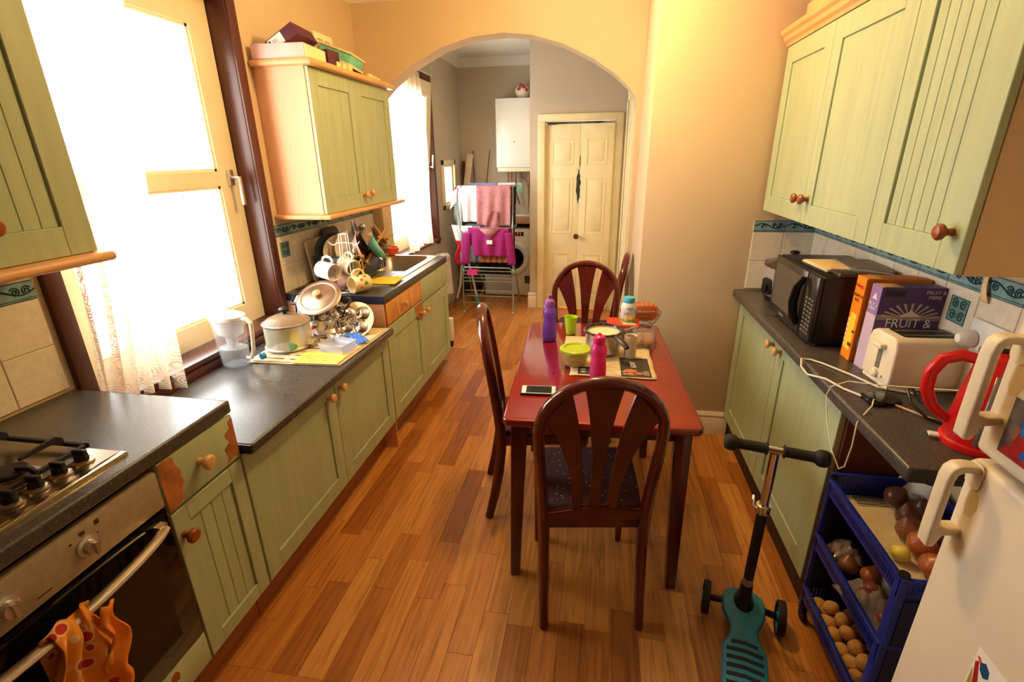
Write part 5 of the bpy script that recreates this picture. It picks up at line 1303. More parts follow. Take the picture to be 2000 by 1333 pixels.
# kettle
ke = thing('kettle', 'red jug kettle with a grey water window at the near end of the worktop', 'kettle', (1.040, 1.243, ZR), (0, 0, R_(163)))
mk('kettle_body', B().lathe([(.066, .018), (.068, .03), (.060, .12), (.047, .215), (.040, .232)], n=40), RED, ke, world=False, smooth=60)
mk('base_ring', B().lathe([(.070, .0), (.072, .004), (.072, .016), (.067, .020)], n=40), RED, ke, world=False)
mk('lid', B().lathe([(.041, .231), (.040, .238), (.028, .245), (0, .247)], n=32, capb=False), RED, ke, world=False, smooth=60)
mk('lid_knob', B().box(-.012, -.008, .243, .014, .008, .255), BLACK, ke, world=False, bevel=.003)
mk('handle', B().tube([(.040, 0, .222), (.075, 0, .228), (.108, 0, .212), (.124, 0, .175), (.122, 0, .13), (.105, 0, .09), (.078, 0, .065), (.062, 0, .058)], [.012, .013, .0135, .014, .013, .012, .011, .010], 12, r2=1.1), RED, ke, world=False)
mk('spout', B().prism([(-.040, .222), (-.068, .236), (-.066, .228), (-.048, .19)], -.014, .028, 'y'), RED, ke, world=False, bevel=.003)
b = B(); vs = []
for i in range(9):
    a = R_(68 + i * 6.5)
    for z, r in ((.026, .0685), (.10, .0632), (.20, .0497)): vs.append((r * math.cos(a) * 1.004, r * math.sin(a) * 1.004, z))
fs = [(3 * i + k_, 3 * i + 3 + k_, 3 * i + 4 + k_, 3 * i + 1 + k_) for i in range(8) for k_ in (0, 1)]
mk('water_window', b.add(vs, fs), mat('grey_window', (116, 108, 96), .2), ke, world=False, fix=False, thick=.002)
mk('switch_tab', B().box(.070, -.010, .008, .092, .010, .013), WHITE, ke, world=False)
kb = thing('mains_lead', 'short black mains lead looped behind the kettle', 'cord', (1.0, 1.42, ZR))
mk('cord', B().tube([(1.06, 1.31, .906), (1.00, 1.36, .906), (.975, 1.40, .930), (.985, 1.45, .952), (1.01, 1.47, .945), (1.02, 1.44, .92), (1.04, 1.37, .906), (1.10, 1.36, .906)], .0042, 8), BLACK, kb)
# charging brick and white cables
pbk = thing('charger_brick', 'flat black charging brick at the worktop edge under white cables', 'charger', (.925, 1.465, ZR), (0, 0, R_(14)))
mk('brick_body', B().prism([(-.045, -.03), (-.02, -.042), (.05, -.034), (.062, .0), (.05, .034), (-.03, .032)], .0, .014, 'z'), mat('gloss_black', (16, 16, 17), .08), pbk, world=False, bevel=.004)
WC = mat('white_cable', (240, 226, 200), .5)
cb1 = tag(mk('charging_cable', B().tube([(1.06, 1.60 - .08, .905), (.97, 1.555, .905), (.93, 1.64, .906), (.88, 1.73, .905), (.85, 1.76, .906), (.822, 1.765, .905), (.812, 1.73, .890), (.815, 1.68, .883), (.838, 1.60, .904), (.86, 1.53, .905), (.892, 1.48, .906)], .0034, 8), WC), 'white cable looping over the worktop edge by the charging brick', 'cable')
cb2 = tag(mk('charging_cable', B().tube([(.905, 1.445, .914), (.88, 1.40, .915), (.855, 1.375, .905), (.826, 1.35, .885), (.818, 1.33, .82), (.815, 1.335, .75), (.815, 1.36, .725), (.815, 1.42, .75), (.815, 1.49, .82), (.818, 1.53, .88), (.83, 1.54, .905), (.87, 1.53, .93), (.93, 1.48, .945), (1.0, 1.44, .96), (1.08, 1.38, .985)], .0018, 6), WC), 'thin cream lead hanging in a loop below the worktop edge', 'cable')
cb3 = tag(mk('charging_cable', B().tube([(.958, 1.435, .905), (.99, 1.39, .905), (1.02, 1.35, .905), (1.05, 1.335, .905)], .0032, 8), mat('peach_cable', (230, 190, 140), .5)), 'short peach coloured cable running from the brick to behind the kettle', 'cable')
# wall socket with plug, and torn tape
so = thing('wall_socket', 'white double wall socket on the tiles behind the kettle', 'socket', (XR_ - .008, 1.49, 1.09))
mk('face_plate', B().box(XR_ - .019, 1.415, 1.055, XR_ - .0085, 1.56, 1.14), WHITE, so, bevel=.003)
mk('rocker_switch', B().box(XR_ - .025, 1.452, 1.105, XR_ - .019, 1.466, 1.122), WHITE, so, bevel=.001)
mk('red_mark', B().box(XR_ - .0255, 1.455, 1.119, XR_ - .0245, 1.463, 1.121), RED, so)
pg = thing('mains_plug', 'white mains plug in the wall socket', 'plug', (XR_ - .02, 1.535, 1.085))
mk('plug_body', B().lathe([(.024, 0), (.026, .006), (.022, .026), (.012, .038), (0, .04)], (XR_ - .020, 1.535, 1.082), (-1, 0, 0), n=20), WHITE, pg, bevel=0)
pg2 = thing('mains_plug', 'black mains plug in the wall socket', 'plug', (XR_ - .02, 1.445, 1.085))
mk('plug_body', B().lathe([(.024, 0), (.026, .006), (.022, .026), (.012, .038), (0, .04)], (XR_ - .0195, 1.436, 1.082), (-1, 0, 0), n=20), BLACK, pg2)
tp = tag(mk('torn_tape', B().grid(lambda u, v: (XR_ - .012 - .006 * math.sin(v * 3), 1.565 - .02 * v + (u - .5) * (.014 + .014 * v), 1.262 - .075 * v), 3, 8), mat('old_tape', (236, 206, 150), .6), thick=.001, fix=False), 'strip of yellowed tape hanging from the end of the right wall cabinet', 'tape')

# boxes above the right cabinets
pk = thing('gift_box', 'pink patterned box on top of the right wall cabinets', 'box', (1.05, 2.60, 2.0605), (0, 0, 0))
mk('box_body', B().box(-.10, -.10, 0, .12, .10, .22), pattern_mat('pink_swirl_card', (214, 140, 200), (190, 100, 180), 30, .2, .5), pk, world=False, bevel=.002)
wd = thing('wooden_tray', 'wooden tray edge sticking out above the right cornice', 'tray', (1.03, 2.40, 2.109), (0, 0, R_(3)))
mk('tray_base', B().box(-.12, -.12, 0, .14, .16, .008), BEECH, wd, world=False)
mk('tray_side', B().box(-.125, -.125, 0, -.113, .165, .05).box(-.125, .155, 0, .145, .167, .05).box(-.125, -.125, 0, .145, -.113, .05), BEECH, wd, world=False, bevel=.002)

# ---------------------------------------------------------------- fridge freezer
fr = thing('fridge_freezer', 'aged white fridge freezer at the right edge with photos on its doors', 'fridge', (1.0, .575, 0))
FX = .742
mk('fridge_body', B().box(FX + .06, .295, .02, 1.30, .845, 1.62), FRIDGEW, fr, bevel=.006)
fd = [mk('lower_door', B().box(FX, .29, .06, FX + .056, .85, 1.098), FRIDGEW, fr, bevel=.012, seg=3),
      mk('upper_door', B().box(FX, .29, 1.112, FX + .056, .85, 1.615), FRIDGEW, fr, bevel=.012, seg=3)]
mk('door_seal', B().box(FX + .03, .30, 1.09, FX + .055, .84, 1.12), mat('grey_seal', (120, 104, 80), .7), fr)
HM = mat('cream_handle', (232, 216, 184), .35, var=.04)
for d_, za, zb in ((fd[0], .925, 1.095), (fd[1], 1.145, 1.325)):
    # flat grip standing off the door, hooked back to it at the top
    x_ = FX
    hk = [(x_ - .046, za), (x_ - .047, za + .03), (x_ - .047, zb - .03), (x_ - .044, zb - .012), (x_ - .034, zb - .002), (x_ - .02, zb), (x_ + .001, zb - .002), (x_ + .001, zb - .014), (x_ - .022, zb - .013), (x_ - .031, zb - .018), (x_ - .034, zb - .03), (x_ - .034, za + .046), (x_ - .02, za + .042), (x_ + .001, za + .044), (x_ + .001, za + .030), (x_ - .024, za + .026), (x_ - .033, za)]
    hd = mk('door_handle', B().prism(hk, .813, .028, 'y'), HM, d_, bevel=.004, seg=3)
    mk('handle_base', B().prism([(p[0], p[1]) for p in rrect(.808, .843, zb - .045, zb + .003, .012, 0)], x_ - .002, .003, 'x'), HM, hd)
    mk('yellow_stain', B().prism([(.826, zb - .052), (.816, zb - .04), (.804, zb - .05), (.800, zb - .075), (.808, zb - .095), (.822, zb - .098), (.828, zb - .08)], FX - .0002, .0004, 'x'), mat('yellow_stain', (220, 196, 148), .4, var=.05), d_)
# family photograph: a flat print in a magnetic frame
def fp(name, pts, m, d, parent): return mk(name, B().prism(pts, FX - d, .0004, 'x'), m, parent)
fo = thing('photo_magnet', 'colour photograph of people in red and blue held on the upper fridge door', 'photograph', (FX - .001, .745, 1.16))
y1_, y0_, z0_, z1_ = .804, .66, 1.138, 1.232
fp('photo_print', [(y1_, z0_), (y0_, z0_ - .0), (y0_, z1_), (y1_, z1_)], mat('photo_background', (96, 90, 84), .25, var=.2, nscale=30), .0012, fo)
SK = mat('photo_skin', (150, 84, 60), .3); RD = mat('photo_red', (176, 34, 30), .3, var=.2, nscale=80); BL = mat('photo_blue', (50, 110, 190), .3, var=.2, nscale=80); DK = mat('photo_dark', (44, 32, 30), .3)
fp('photo_area', [(.803, 1.139), (.70, 1.139), (.70, 1.150), (.79, 1.156)], RD, .0014, fo)
fp('photo_area', [(.788, 1.165), (.775, 1.150), (.755, 1.150), (.750, 1.165), (.765, 1.180), (.780, 1.178)], RD, .0016, fo)
fp('photo_area', [(.782, 1.190), (.776, 1.204), (.766, 1.208), (.757, 1.200), (.758, 1.185), (.770, 1.180)], BL, .0018, fo)
fp('photo_area', [(.765, 1.150), (.752, 1.147), (.742, 1.153), (.748, 1.165), (.760, 1.162)], BL, .0019, fo)
fp('photo_area', [(.748, 1.150), (.735, 1.146), (.722, 1.150), (.718, 1.185), (.730, 1.190), (.742, 1.178)], mat('photo_white', (216, 200, 186), .3), .0018, fo)
fp('photo_area', [(.755, 1.180), (.740, 1.178), (.722, 1.190), (.724, 1.212), (.738, 1.214), (.752, 1.205)], RD, .0016, fo)
fp('photo_area', [(.770, 1.216), (.762, 1.222), (.754, 1.218), (.753, 1.208), (.762, 1.203), (.769, 1.208)], SK, .0020, fo)
fp('photo_area', [(.748, 1.218), (.741, 1.222), (.735, 1.218), (.735, 1.208), (.742, 1.205), (.748, 1.210)], SK, .0020, fo)
fp('photo_area', [(.772, 1.216), (.764, 1.225), (.753, 1.222), (.754, 1.217), (.762, 1.220)], DK, .0022, fo)
fp('photo_area', [(.786, 1.170), (.780, 1.166), (.774, 1.188), (.783, 1.196)], SK, .0020, fo)
po = thing('postcard', 'white bordered cartoon style postcard low on the lower fridge door', 'postcard', (FX - .001, .66, .77))
po['label'] = 'white postcard with red and blue shapes low on the lower fridge door'
fp('card', [(.703, .70), (.60, .70), (.60, .829), (.703, .829)], PAPERW, .0010, po)
fp('printed_shape', [(.700, .80), (.694, .805), (.66, .70), (.678, .70)], RD, .0013, po)
fp('printed_shape', [(.690, .808), (.682, .815), (.672, .808), (.670, .795), (.678, .788), (.688, .795)], mat('photo_navy', (30, 74, 130), .3), .0016, po)
fp('printed_shape', [(.70, .812), (.694, .814), (.682, .800), (.686, .797)], mat('photo_orange', (220, 90, 60), .3), .0015, po)
fp('printed_shape', [(.668, .792), (.655, .798), (.654, .785), (.660, .775)], mat('photo_pink', (226, 90, 120), .3), .0015, po)
fp('printed_shape', [(.700, .785), (.694, .765), (.690, .74), (.700, .74)], mat('photo_gold', (190, 150, 60), .3), .0015, po)
bm_ = tag(mk('black_magnet', B().lathe([(.010, 0), (.009, .005), (0, .006)], (FX - .0002, .772, 1.262), (-1, 0, 0), n=16), BLACK), 'small round black magnet on the upper fridge door', 'magnet')

# ---------------------------------------------------------------- blue vegetable trolley
BLU = mat('blue_plastic', (28, 44, 150), .35, var=.08)
tr = thing('vegetable_trolley', 'blue three tier plastic vegetable trolley under the worktop end', 'trolley', (1.0, 1.285, 0))
TX0, TX1, TY0, TY1 = .868, 1.150, 1.075, 1.498
for (x, y) in ((TX0, TY0), (TX0, TY1), (TX1, TY0), (TX1, TY1)):
    sx = 1 if x == TX0 else -1; sy = 1 if y == TY0 else -1
    w_ = .030 if y == TY0 else .014
    mk('corner_post', B().box(x, y, .05, x + sx * .020, y + sy * w_, .605), BLU, tr, bevel=.004)
    mk('castor', B().cyl((x + sx * .012, y + sy * .010, .022), (x + sx * .026, y + sy * .010, .022), .0215, n=18).cyl((x + sx * .018, y + sy * .012, .03), (x + sx * .018, y + sy * .012, .055), .007), RUBBER, tr)
for z in (.10, .325, .545):
    h = .055
    b = B()
    b.box(TX0 + .004, TY0 + .01, z, TX1 - .004, TY1 - .005, z + .005)
    tray = mk('tray_floor', b, BLU, tr)
    def lat(name, ax, p, a0, a1, z0, z1, n_):
        """slotted side: rails with slits"""
        b = B(); st_ = (a1 - a0) / n_
        def bx(u0, u1, za, zb):
            if ax == 'x': b.box(p, u0, za, p + .004, u1, zb)
            else: b.box(u0, p, za, u1, p + .004, zb)
        bx(a0, a1, z0, z0 + .012); bx(a0, a1, z1 - .022, z1)
        for i in range(n_): bx(a0 + i * st_, a0 + i * st_ + st_ * .62, z0 + .012, z1 - .022)
        return mk(name, b, BLU, tr, fix=False)
    lat('tray_side', 'x', TX0 + .003, TY0 + .008, TY1 - .004, z, z + h, 40)
    lat('tray_side', 'x', TX1 - .007, TY0 + .008, TY1 - .004, z, z + h + .02, 40)
    lat('tray_end', 'y', TY0 + .006, TX0, TX1, z, z + h, 24)
    lat('tray_end', 'y', TY1 - .010, TX0, TX1, z, z + h + .02, 24)
    mk('rim', B().box(TX0 - .004, TY0 + .006, z + h - .004, TX0 + .010, TY1 - .002, z + h + .006).box(TX0, TY0 - .002, z + h - .004, TX1, TY0 + .010, z + h + .006).box(TX0, TY1 - .012, z + h + .016, TX1, TY1 - .002, z + h + .026), BLU, tr, bevel=.002)
for ya_ in (TY0 + .002, TY1 - .012): mk('end_panel', B().box(TX0 + .022, ya_, .16, TX1 - .02, ya_ + .005, .535), mat('dark_blue_plastic', (20, 26, 84), .4), tr)
for (x, y) in ((TX0 + .01, TY0 + .015), (TX0 + .01, TY1 - .006)): mk('top_cap', B().lathe([(.014, 0), (.012, .008), (0, .011)], (x, y, .606), n=14), BLACK, tr)
# onions, potatoes etc.
def blob_mesh(name, sd, m, kind):
    rr = random.Random(sd); b = B(); n_, m_ = 16, 11; vs = []
    o_ = Vector((rr.random() * 9, rr.random() * 9, rr.random() * 9))
    for k_ in range(m_ + 1):
        a = -PI / 2 + PI * k_ / m_
        for i in range(n_):
            t_ = 2 * PI * i / n_; d = Vector((math.cos(a) * math.cos(t_), math.cos(a) * math.sin(t_), math.sin(a)))
            r = 1 + (.06 if kind == 'onion' else .13) * noise.noise(d * 1.4 + o_)
            if kind == 'onion': d.z = d.z * .86 + (.35 * max(0, d.z - .82) / .18 if d.z > .82 else 0)
            vs.append(d * r)
    fs = [(k_ * n_ + i, k_ * n_ + (i + 1) % n_, (k_ + 1) * n_ + (i + 1) % n_, (k_ + 1) * n_ + i) for k_ in range(m_) for i in range(n_)]
    b.add(vs, fs); me = bpy.data.meshes.new(name); me.from_pydata([tuple(p) for p in b.v], [], b.f); me.materials.append(m)
    me.polygons.foreach_set('use_smooth', [True] * len(me.polygons)); return me
ON = [mat('brown_onion_skin', (140, 84, 52), .35, var=.25, nscale=3, stretch=(3, 3, .6)), mat('red_onion_skin', (104, 60, 48), .3, var=.2, nscale=3, stretch=(3, 3, .6)), mat('copper_onion_skin', (180, 98, 48), .3, var=.2, nscale=3, stretch=(3, 3, .6))]
on_m = [blob_mesh('onion', i, ON[i % 3], 'onion') for i in range(3)]
PO = mat('potato_skin', (204, 150, 84), .7, var=.14, nscale=5, bump=.2, bscale=20)
po_m = [blob_mesh('potato', 20 + i, PO, 'potato') for i in range(3)]
def veg(name, me, loc, s, rz, label, cat, grp):
    o = bpy.data.objects.new(name, me); COL.objects.link(o); o.location = loc; o.scale = s; o.rotation_euler = (random.uniform(-.5, .5), random.uniform(-.5, .5), rz)
    return tag(o, label, cat, grp)
# onions and a lemon on newspaper in the top tray
np2 = thing('newspaper', 'newspaper lining the top tray of the blue trolley', 'newspaper', (1.0, 1.29, .5505))
mk('page', sheet([(TX0 + .02, TY0 + .03), (TX1 - .03, TY0 + .03), (TX1 - .04, TY1 - .02), (TX0 + .03, TY1 - .02)], .5525, .006, 9), NEWS, np2, thick=.001, fix=False)
b = B()
for i in range(4): b.box(.93, 1.43 + i * .012, .5595, 1.02, 1.434 + i * .012, .5600)
q_ = mk('printed_lines', b, INK, np2); q_['kind'] = 'stuff'
nn_ = [(1.040, 1.445, .034, 1, 'dark onion farthest back in the top tray of the trolley'),
       (1.085, 1.385, .036, 1, 'dark onion at the far right of the top tray'),
       (1.030, 1.352, .037, 1, 'reddish onion second row of the top tray, left of the farthest right one'),
       (1.000, 1.292, .036, 0, 'brown onion in the middle of the top tray row'),
       (.998, 1.222 + .008, .038, 2, 'copper onion between the middle and the front of the top tray'),
       (.985, 1.150, .037, 2, 'copper onion at the front of the top tray'),
       (1.075, 1.300, .034, 0, 'half hidden onion behind the middle one in the top tray'),
       (1.06, 1.225, .035, 1, 'half hidden onion behind the fridge handle in the top tray')]
for i, (x, y, r, k_, lab) in enumerate(nn_): veg('onion', on_m[k_], (x, y, .5575 + r * .86), (r, r, r), i * 1.3, lab, 'onion', 'onions in the top tray')
le = blob_mesh('lemon', 40, mat('lemon_yellow', (228, 210, 90), .45, bump=.2), 'potato')
veg('lemon', le, (.930, 1.200, .5815), (.022, .024, .022), .5, 'pale yellow lemon beside the onions in the top tray', 'lemon', None if False else 'fruit in the top tray')
t = thing('paper_bag', 'white printed paper bag standing at the back of the top tray', 'bag', (1.10, 1.46, .556), (R_(-12), 0, R_(-30)))
mk('bag_sheet', B().grid(lambda u, v: ((u - .5) * .10, .006 * math.sin(u * 6), .075 * v), 8, 8), PAPERW, t, world=False, thick=.001, fix=False)
text('with', .018, mat('grey_print_ink', (90, 96, 100), .6), t, WM[t.name] @ frame_m((.005, -.009, .035), (1, 0, 0), (0, 0, 1)))
# middle tray
for i, (x, y, r, k_, lab) in enumerate(((.916, 1.450, .028, 1, 'red onion at the far end of the middle tray'), (.925, 1.385, .030, 0, 'brown onion at the front edge of the middle tray'), (.975, 1.345, .032, 2, 'copper onion right of the plastic bag in the middle tray'), (.96, 1.42, .03, 1, 'dark onion deep in the middle tray'))):
    veg('onion', on_m[k_], (x, y, .3315 + r * .86), (r, r, r), i * 1.9, lab, 'onion', 'onions in the middle tray')
FILM = clear_mat('clear_film', (244, 236, 230), .14, .1)
def crumple(w, d, h, sd, n_=22):
    o_ = Vector((sd * 1.7, sd * .9, 0))
    def fn(u, v):
        e = math.sin(PI * u) ** .5 * math.sin(PI * v) ** .5
        q = noise.noise(Vector((u * 5, v * 5, 0)) + o_)
        return ((u - .5) * w + .006 * q, (v - .5) * d + .006 * q, h * e * (.75 + .45 * q))
    return B().grid(fn, n_, n_)
t = thing('plastic_bag', 'clear bag with dark red vegetables at the front of the middle tray', 'bag', (.945, 1.235, .3315), (0, 0, .2))
mk('bag_film', crumple(.13, .21, .07, 2), FILM, t, world=False, fix=False, thick=.0008)
for k_, (x, y) in enumerate(((-.02, -.05), (.015, -.015), (-.015, .03), (.02, .055))):
    o = bpy.data.objects.new('beetroot', blob_mesh('beetroot', 60 + k_, mat('beet_red', (120, 50, 46), .4, var=.2), 'potato')); COL.objects.link(o); o.parent = t; o.location = (x, y, .026); o.scale = (.026, .03, .024)
t = thing('plastic_bag', 'clear knotted bag over the far onions in the middle tray', 'bag', (.935, 1.425, .3705), (0, 0, -.3))
mk('bag_film', crumple(.08, .09, .045, 7, 16), FILM, t, world=False, fix=False, thick=.0008)
t = thing('plastic_bag', 'clear bag with a green label deep in the middle tray', 'bag', (1.04, 1.32, .3315), (0, 0, .1))
mk('bag_film', crumple(.12, .12, .09, 11, 16), clear_mat('white_film', (240, 240, 230), .3, .15), t, world=False, fix=False, thick=.0008)
mk('green_label', B().sphere((.0, -.03, .055), .012, .012, .008, 10, 6), mat('bright_green', (40, 190, 60), .5), t, world=False)
# potatoes in the bottom tray
pts_ = [(.905, 1.440), (.925, 1.412), (.905, 1.365), (.950, 1.375), (.903, 1.318), (.948, 1.322), (.905, 1.268), (.952, 1.272), (.915, 1.222), (.96, 1.222), (.905, 1.175), (.95, 1.168), (.915, 1.128), (.985, 1.40), (.99, 1.34), (1.0, 1.28), (1.0, 1.20), (.93, 1.44 + .0)]
for i, (x, y) in enumerate(pts_[:-1]):
    r = .0235 + .002 * ((i * 7) % 3)
    veg('potato', po_m[i % 3], (x, y, .106 + r * .9), (r, r * 1.1, r * .9), i * 2.1, 'yellow brown potato heaped in the bottom tray of the blue trolley', 'potato', 'potatoes in the bottom tray')
for i, (x, y) in enumerate(((.915, 1.388), (.93, 1.343), (.925, 1.296), (.93, 1.246), (.93, 1.198))):
    r = .023; veg('potato', po_m[(i + 1) % 3], (x, y, .148 + r), (r * 1.1, r, r * .9), i * 1.1, 'yellow brown potato heaped in the bottom tray of the blue trolley', 'potato', 'potatoes in the bottom tray')

# ---------------------------------------------------------------- scooter
TEAL = mat('teal_plastic', (34, 122, 158), .4, var=.05)
so_ = thing('kick_scooter', 'teal three wheeled child scooter with black grips and chrome stem', 'scooter', (.664, 1.435, 0), (0, 0, R_(-13)))
half = [(.0, .075), (.035, .072), (.060, .055), (.070, .02), (.069, -.03), (.056, -.065), (.044, -.095), (.043, -.125), (.052, -.155), (.066, -.178), (.066, -.30), (.060, -.42), (.045, -.47), (0, -.485)]
poly = half + [(-x, y) for x, y in reversed(half[1:-1])]
dk = mk('deck', B().prism(poly, .066, .024, 'z'), TEAL, so_, world=False, bevel=.007, seg=3)
for i in range(9):
    y = -.165 - i * .030; w = .040 if i == 0 else .054
    mk('grip_strip', B().prism([(-w, y + .004), (0, y + .010), (w, y + .004), (w, y - .008), (0, y - .002), (-w, y - .008)], .0895, .003, 'z'), RUBBER, dk, world=False)
mk('rear_guard', B().prism([(-.03, -.40), (.03, -.40), (.03, -.50), (-.03, -.50)], .09, .02, 'z'), BLACK, so_, world=False, bevel=.006)
mk('stem_socket', B().lathe([(.034, .088), (.030, .10), (.022, .13), (.020, .17)], (0, .015, 0), n=24, sy=1.5), BLACK, so_, world=False, smooth=60)
def sp(z): return Vector((0.0, .015 - .03 * (z - .1) / .63, z))
mk('lower_tube', B().cyl(sp(.16), sp(.50), .0165, n=20), BLACK, so_, world=False)
mk('silver_collar', B().cyl(sp(.175), sp(.205), .0175, n=20), STEEL, so_, world=False)
cl = mk('clamp', B().cyl(sp(.495), sp(.525), .023, n=22), CHROME, so_, world=False, bevel=.002)
mk('clamp_lever', B().tube([sp(.51) + Vector((-.022, -.01, 0)), sp(.51) + Vector((-.032, .0, .006)), sp(.52) + Vector((-.030, .02, .018))], .005, 8), CHROME, cl, world=False)
mk('upper_tube', B().cyl(sp(.52), sp(.725), .0140, n=20), CHROME, so_, world=False)
tp_ = sp(.735)
mk('handlebar', B().cyl(tp_ + Vector((-.125, 0, .002)), tp_ + Vector((.125, 0, -.002)), .0120, n=18), CHROME, so_, world=False)
for s_ in (-1, 1):
    g0 = B(); pts = [tp_ + Vector((s_ * a, 0, 0)) for a in (.020, .022, .026, .027, .03, .08, .105, .112, .118, .132, .142, .146)]
    g0.tube(pts, [.016, .0205, .0205, .016, .0160, .0155, .0165, .023, .026, .026, .022, .010], 18)
    gr_ = mk('grip', g0, RUBBER, so_, world=False, smooth=50)
    for k_ in range(9):
        a = .036 + k_ * .008; mk('grip_ridge', B().cyl(tp_ + Vector((s_ * a, 0, 0)), tp_ + Vector((s_ * (a + .003), 0, 0)), .0168, n=16), RUBBER, gr_, world=False)
mk('front_axle', B().tube([(-.115, .02, .058), (-.07, .01, .075), (.07, .01, .075), (.115, .02, .058)], .012, 10), BLACK, so_, world=False)
for (x, y, r) in ((-.122, .02, .058), (.122, .02, .058), (0, -.46, .040)):
    wh = mk('wheel', B().lathe([(r * .80, -.012), (r * .97, -.012), (r, -.006), (r, .006), (r * .97, .012), (r * .80, .012)], (x, y, r), (1, 0, 0), n=36, capb=False, capt=False), RUBBER, so_, world=False)
    b = B().lathe([(r * .82, -.008), (r * .82, .008)], (x, y, r), (1, 0, 0), n=36, capb=False, capt=False).lathe([(r * .3, -.013), (r * .3, .013)], (x, y, r), (1, 0, 0), n=18)
    for k_ in range(7):
        a = 2 * PI * k_ / 7; c_, s_ = math.cos(a), math.sin(a)
        b.tube([(x, y + r * .2 * c_, r + r * .2 * s_), (x, y + r * .82 * c_, r + r * .82 * s_)], .0045, 6)
    mk('wheel_hub', b, TEAL, wh, world=False)

# ---------------------------------------------------------------- back room
bo = thing('wall_boiler', 'white wall boiler hung in the back corner', 'boiler', (-.88, 5.85, 1.43))
mk('boiler_case', B().box(-1.082, 5.85, 1.47, -.655, 6.148, 2.18), mat('boiler_white', (250, 246, 236), .25, var=.01), bo, bevel=.006)
mk('lower_flap', B().box(-1.072, 5.858, 1.425, -.66, 6.14, 1.468), mat('boiler_cream', (244, 232, 200), .3), bo, bevel=.004)
mk('status_light', B().box(-.885, 5.848, 1.735, -.868, 5.851, 1.743), BLACK, bo)
COPPER = mat('old_copper_pipe', (150, 110, 84), .4, .7, var=.2)
for i, (x, pts) in enumerate(((-.99, [(0, 0, 1.43), (0, 0, 1.25), (.02, 0, 1.1)]), (-.95, [(0, .02, 1.43), (0, .02, 1.05)]), (-.90, [(0, 0, 1.43), (0, 0, 1.2), (.05, 0, 1.05)]), (-.85, [(0, 0, 1.43), (.03, 0, 1.36), (.10, 0, 1.30), (.12, 0, 1.1), (.12, 0, .95)]), (-.74, [(0, 0, 1.43), (0, 0, .95)]), (-.70, [(0, 0, 1.43), (-.01, 0, 1.2), (-.03, 0, .95)]))):
    o = mk('boiler_pipe', B().tube([(x + p[0], 6.05 + p[1] * .5, p[2]) for p in pts], .011 if i < 5 else .016, 8), COPPER if i < 5 else mat('grey_waste_pipe', (170, 172, 176), .5), bo, smooth=60)
va = thing('flower_ornament', 'round white and red ornament on top of the boiler', 'ornament', (-.80, 5.98, 2.181))
mk('ornament_body', B().lathe([(.035, 0), (.06, .02), (.082, .06), (.078, .10), (.05, .13), (.02, .14), (0, .142)], n=28), mat('cream_glaze', (244, 230, 200), .2), va, world=False, smooth=70)
for (a, z) in ((-1.9, .09), (-1.3, .11), (-.9, .08), (-1.6, .12)): mk('red_patch', B().sphere((.066 * math.cos(a), .066 * math.sin(a), z), .03, .02, .022, 12, 6), mat('ornament_red', (176, 74, 60), .4), va, world=False)

wm = thing('washing_machine', 'white washing machine standing behind the clothes airer', 'washing machine', (-.94, 5.95, 0))
mk('machine_case', B().box(-1.235, 5.75, .012, -.63, 6.14, .80), mat('washer_white', (232, 226, 216), .3), wm, bevel=.006)
dc = mk('porthole_ring', B().lathe([(.125, .0), (.130, .02), (.17, .026), (.20, .014), (.205, 0)], (-.885, 5.752, .455), (0, -1, 0), n=44, capb=False, capt=False), mat('washer_ring', (226, 222, 216), .25), wm, smooth=70)
mk('porthole_glass', B().lathe([(.132, .012), (.10, .018), (.05, .008), (0, .006)], (-.885, 5.752, .455), (0, -1, 0), n=40, capb=False), BGLASS, dc, smooth=80)
mk('porthole_handle', B().tube([(-.745, 5.724, .54), (-.725, 5.712, .51), (-.720, 5.710, .455), (-.725, 5.712, .40), (-.745, 5.724, .37)], .013, 10), WHITE, dc)
mk('display', B().box(-.86, 5.747, .72, -.76, 5.751, .765), BLACK, wm)
mk('red_digit', B().box(-.835, 5.745, .73, -.829, 5.7475, .757).box(-.835, 5.745, .752, -.82, 5.7475, .757).box(-.80, 5.745, .73, -.794, 5.7475, .757), mat('display_red', (255, 80, 30), .4, emit=(255, 80, 30)), wm)['kind'] = 'stuff'
mk('rating_label', B().box(-.75, 5.747, .16, -.655, 5.7505, .25), mat('dark_label', (40, 34, 32), .5), wm)
b = B()
for i in range(3): b.box(-.735, 5.7462, .175 + i * .02, -.67, 5.7472, .183 + i * .02)
q_ = mk('label_text', b, mat('grey_print', (112, 104, 98), .5), wm); q_['kind'] = 'stuff'
ws = tag(mk('shelf_board', B().box(-1.235, 5.72, .862, -.628, 6.145, .93), mat('tan_board', (196, 150, 110), .6, var=.08), bevel=.003), 'tan board shelf above the washing machine', 'shelf')
mk('shelf_prop', B().box(-1.235, 6.09, .80, -.628, 6.14, .862), BLACK, ws)
pa = thing('paper_pile', 'loose white papers on the shelf above the washing machine', 'papers', (-.80, 5.85, .931), (0, 0, R_(8)))
for i in range(3): mk('paper_sheet', B().box(-.12 + .02 * i, -.10, .001 + i * .006, .14, .08, .004 + i * .006).xf(Matrix.Rotation(R_(i * 5 - 4), 4, 'Z')), PAPERW, pa, world=False)
dc_ = thing('low_cupboard', 'dark green cupboard in the back left corner behind the airer', 'cupboard', (-1.40, 5.9, 0))
DG = mat('dark_green_board', (58, 72, 66), .5, var=.06)
mk('carcass', B().box(-1.566, 5.80, .10, -1.245, 6.145, 1.04), DG, dc_, bevel=.003)
mk('cupboard_door', B().box(-1.56, 5.785, .12, -1.25, 5.80, 1.03), DG, dc_, bevel=.002)
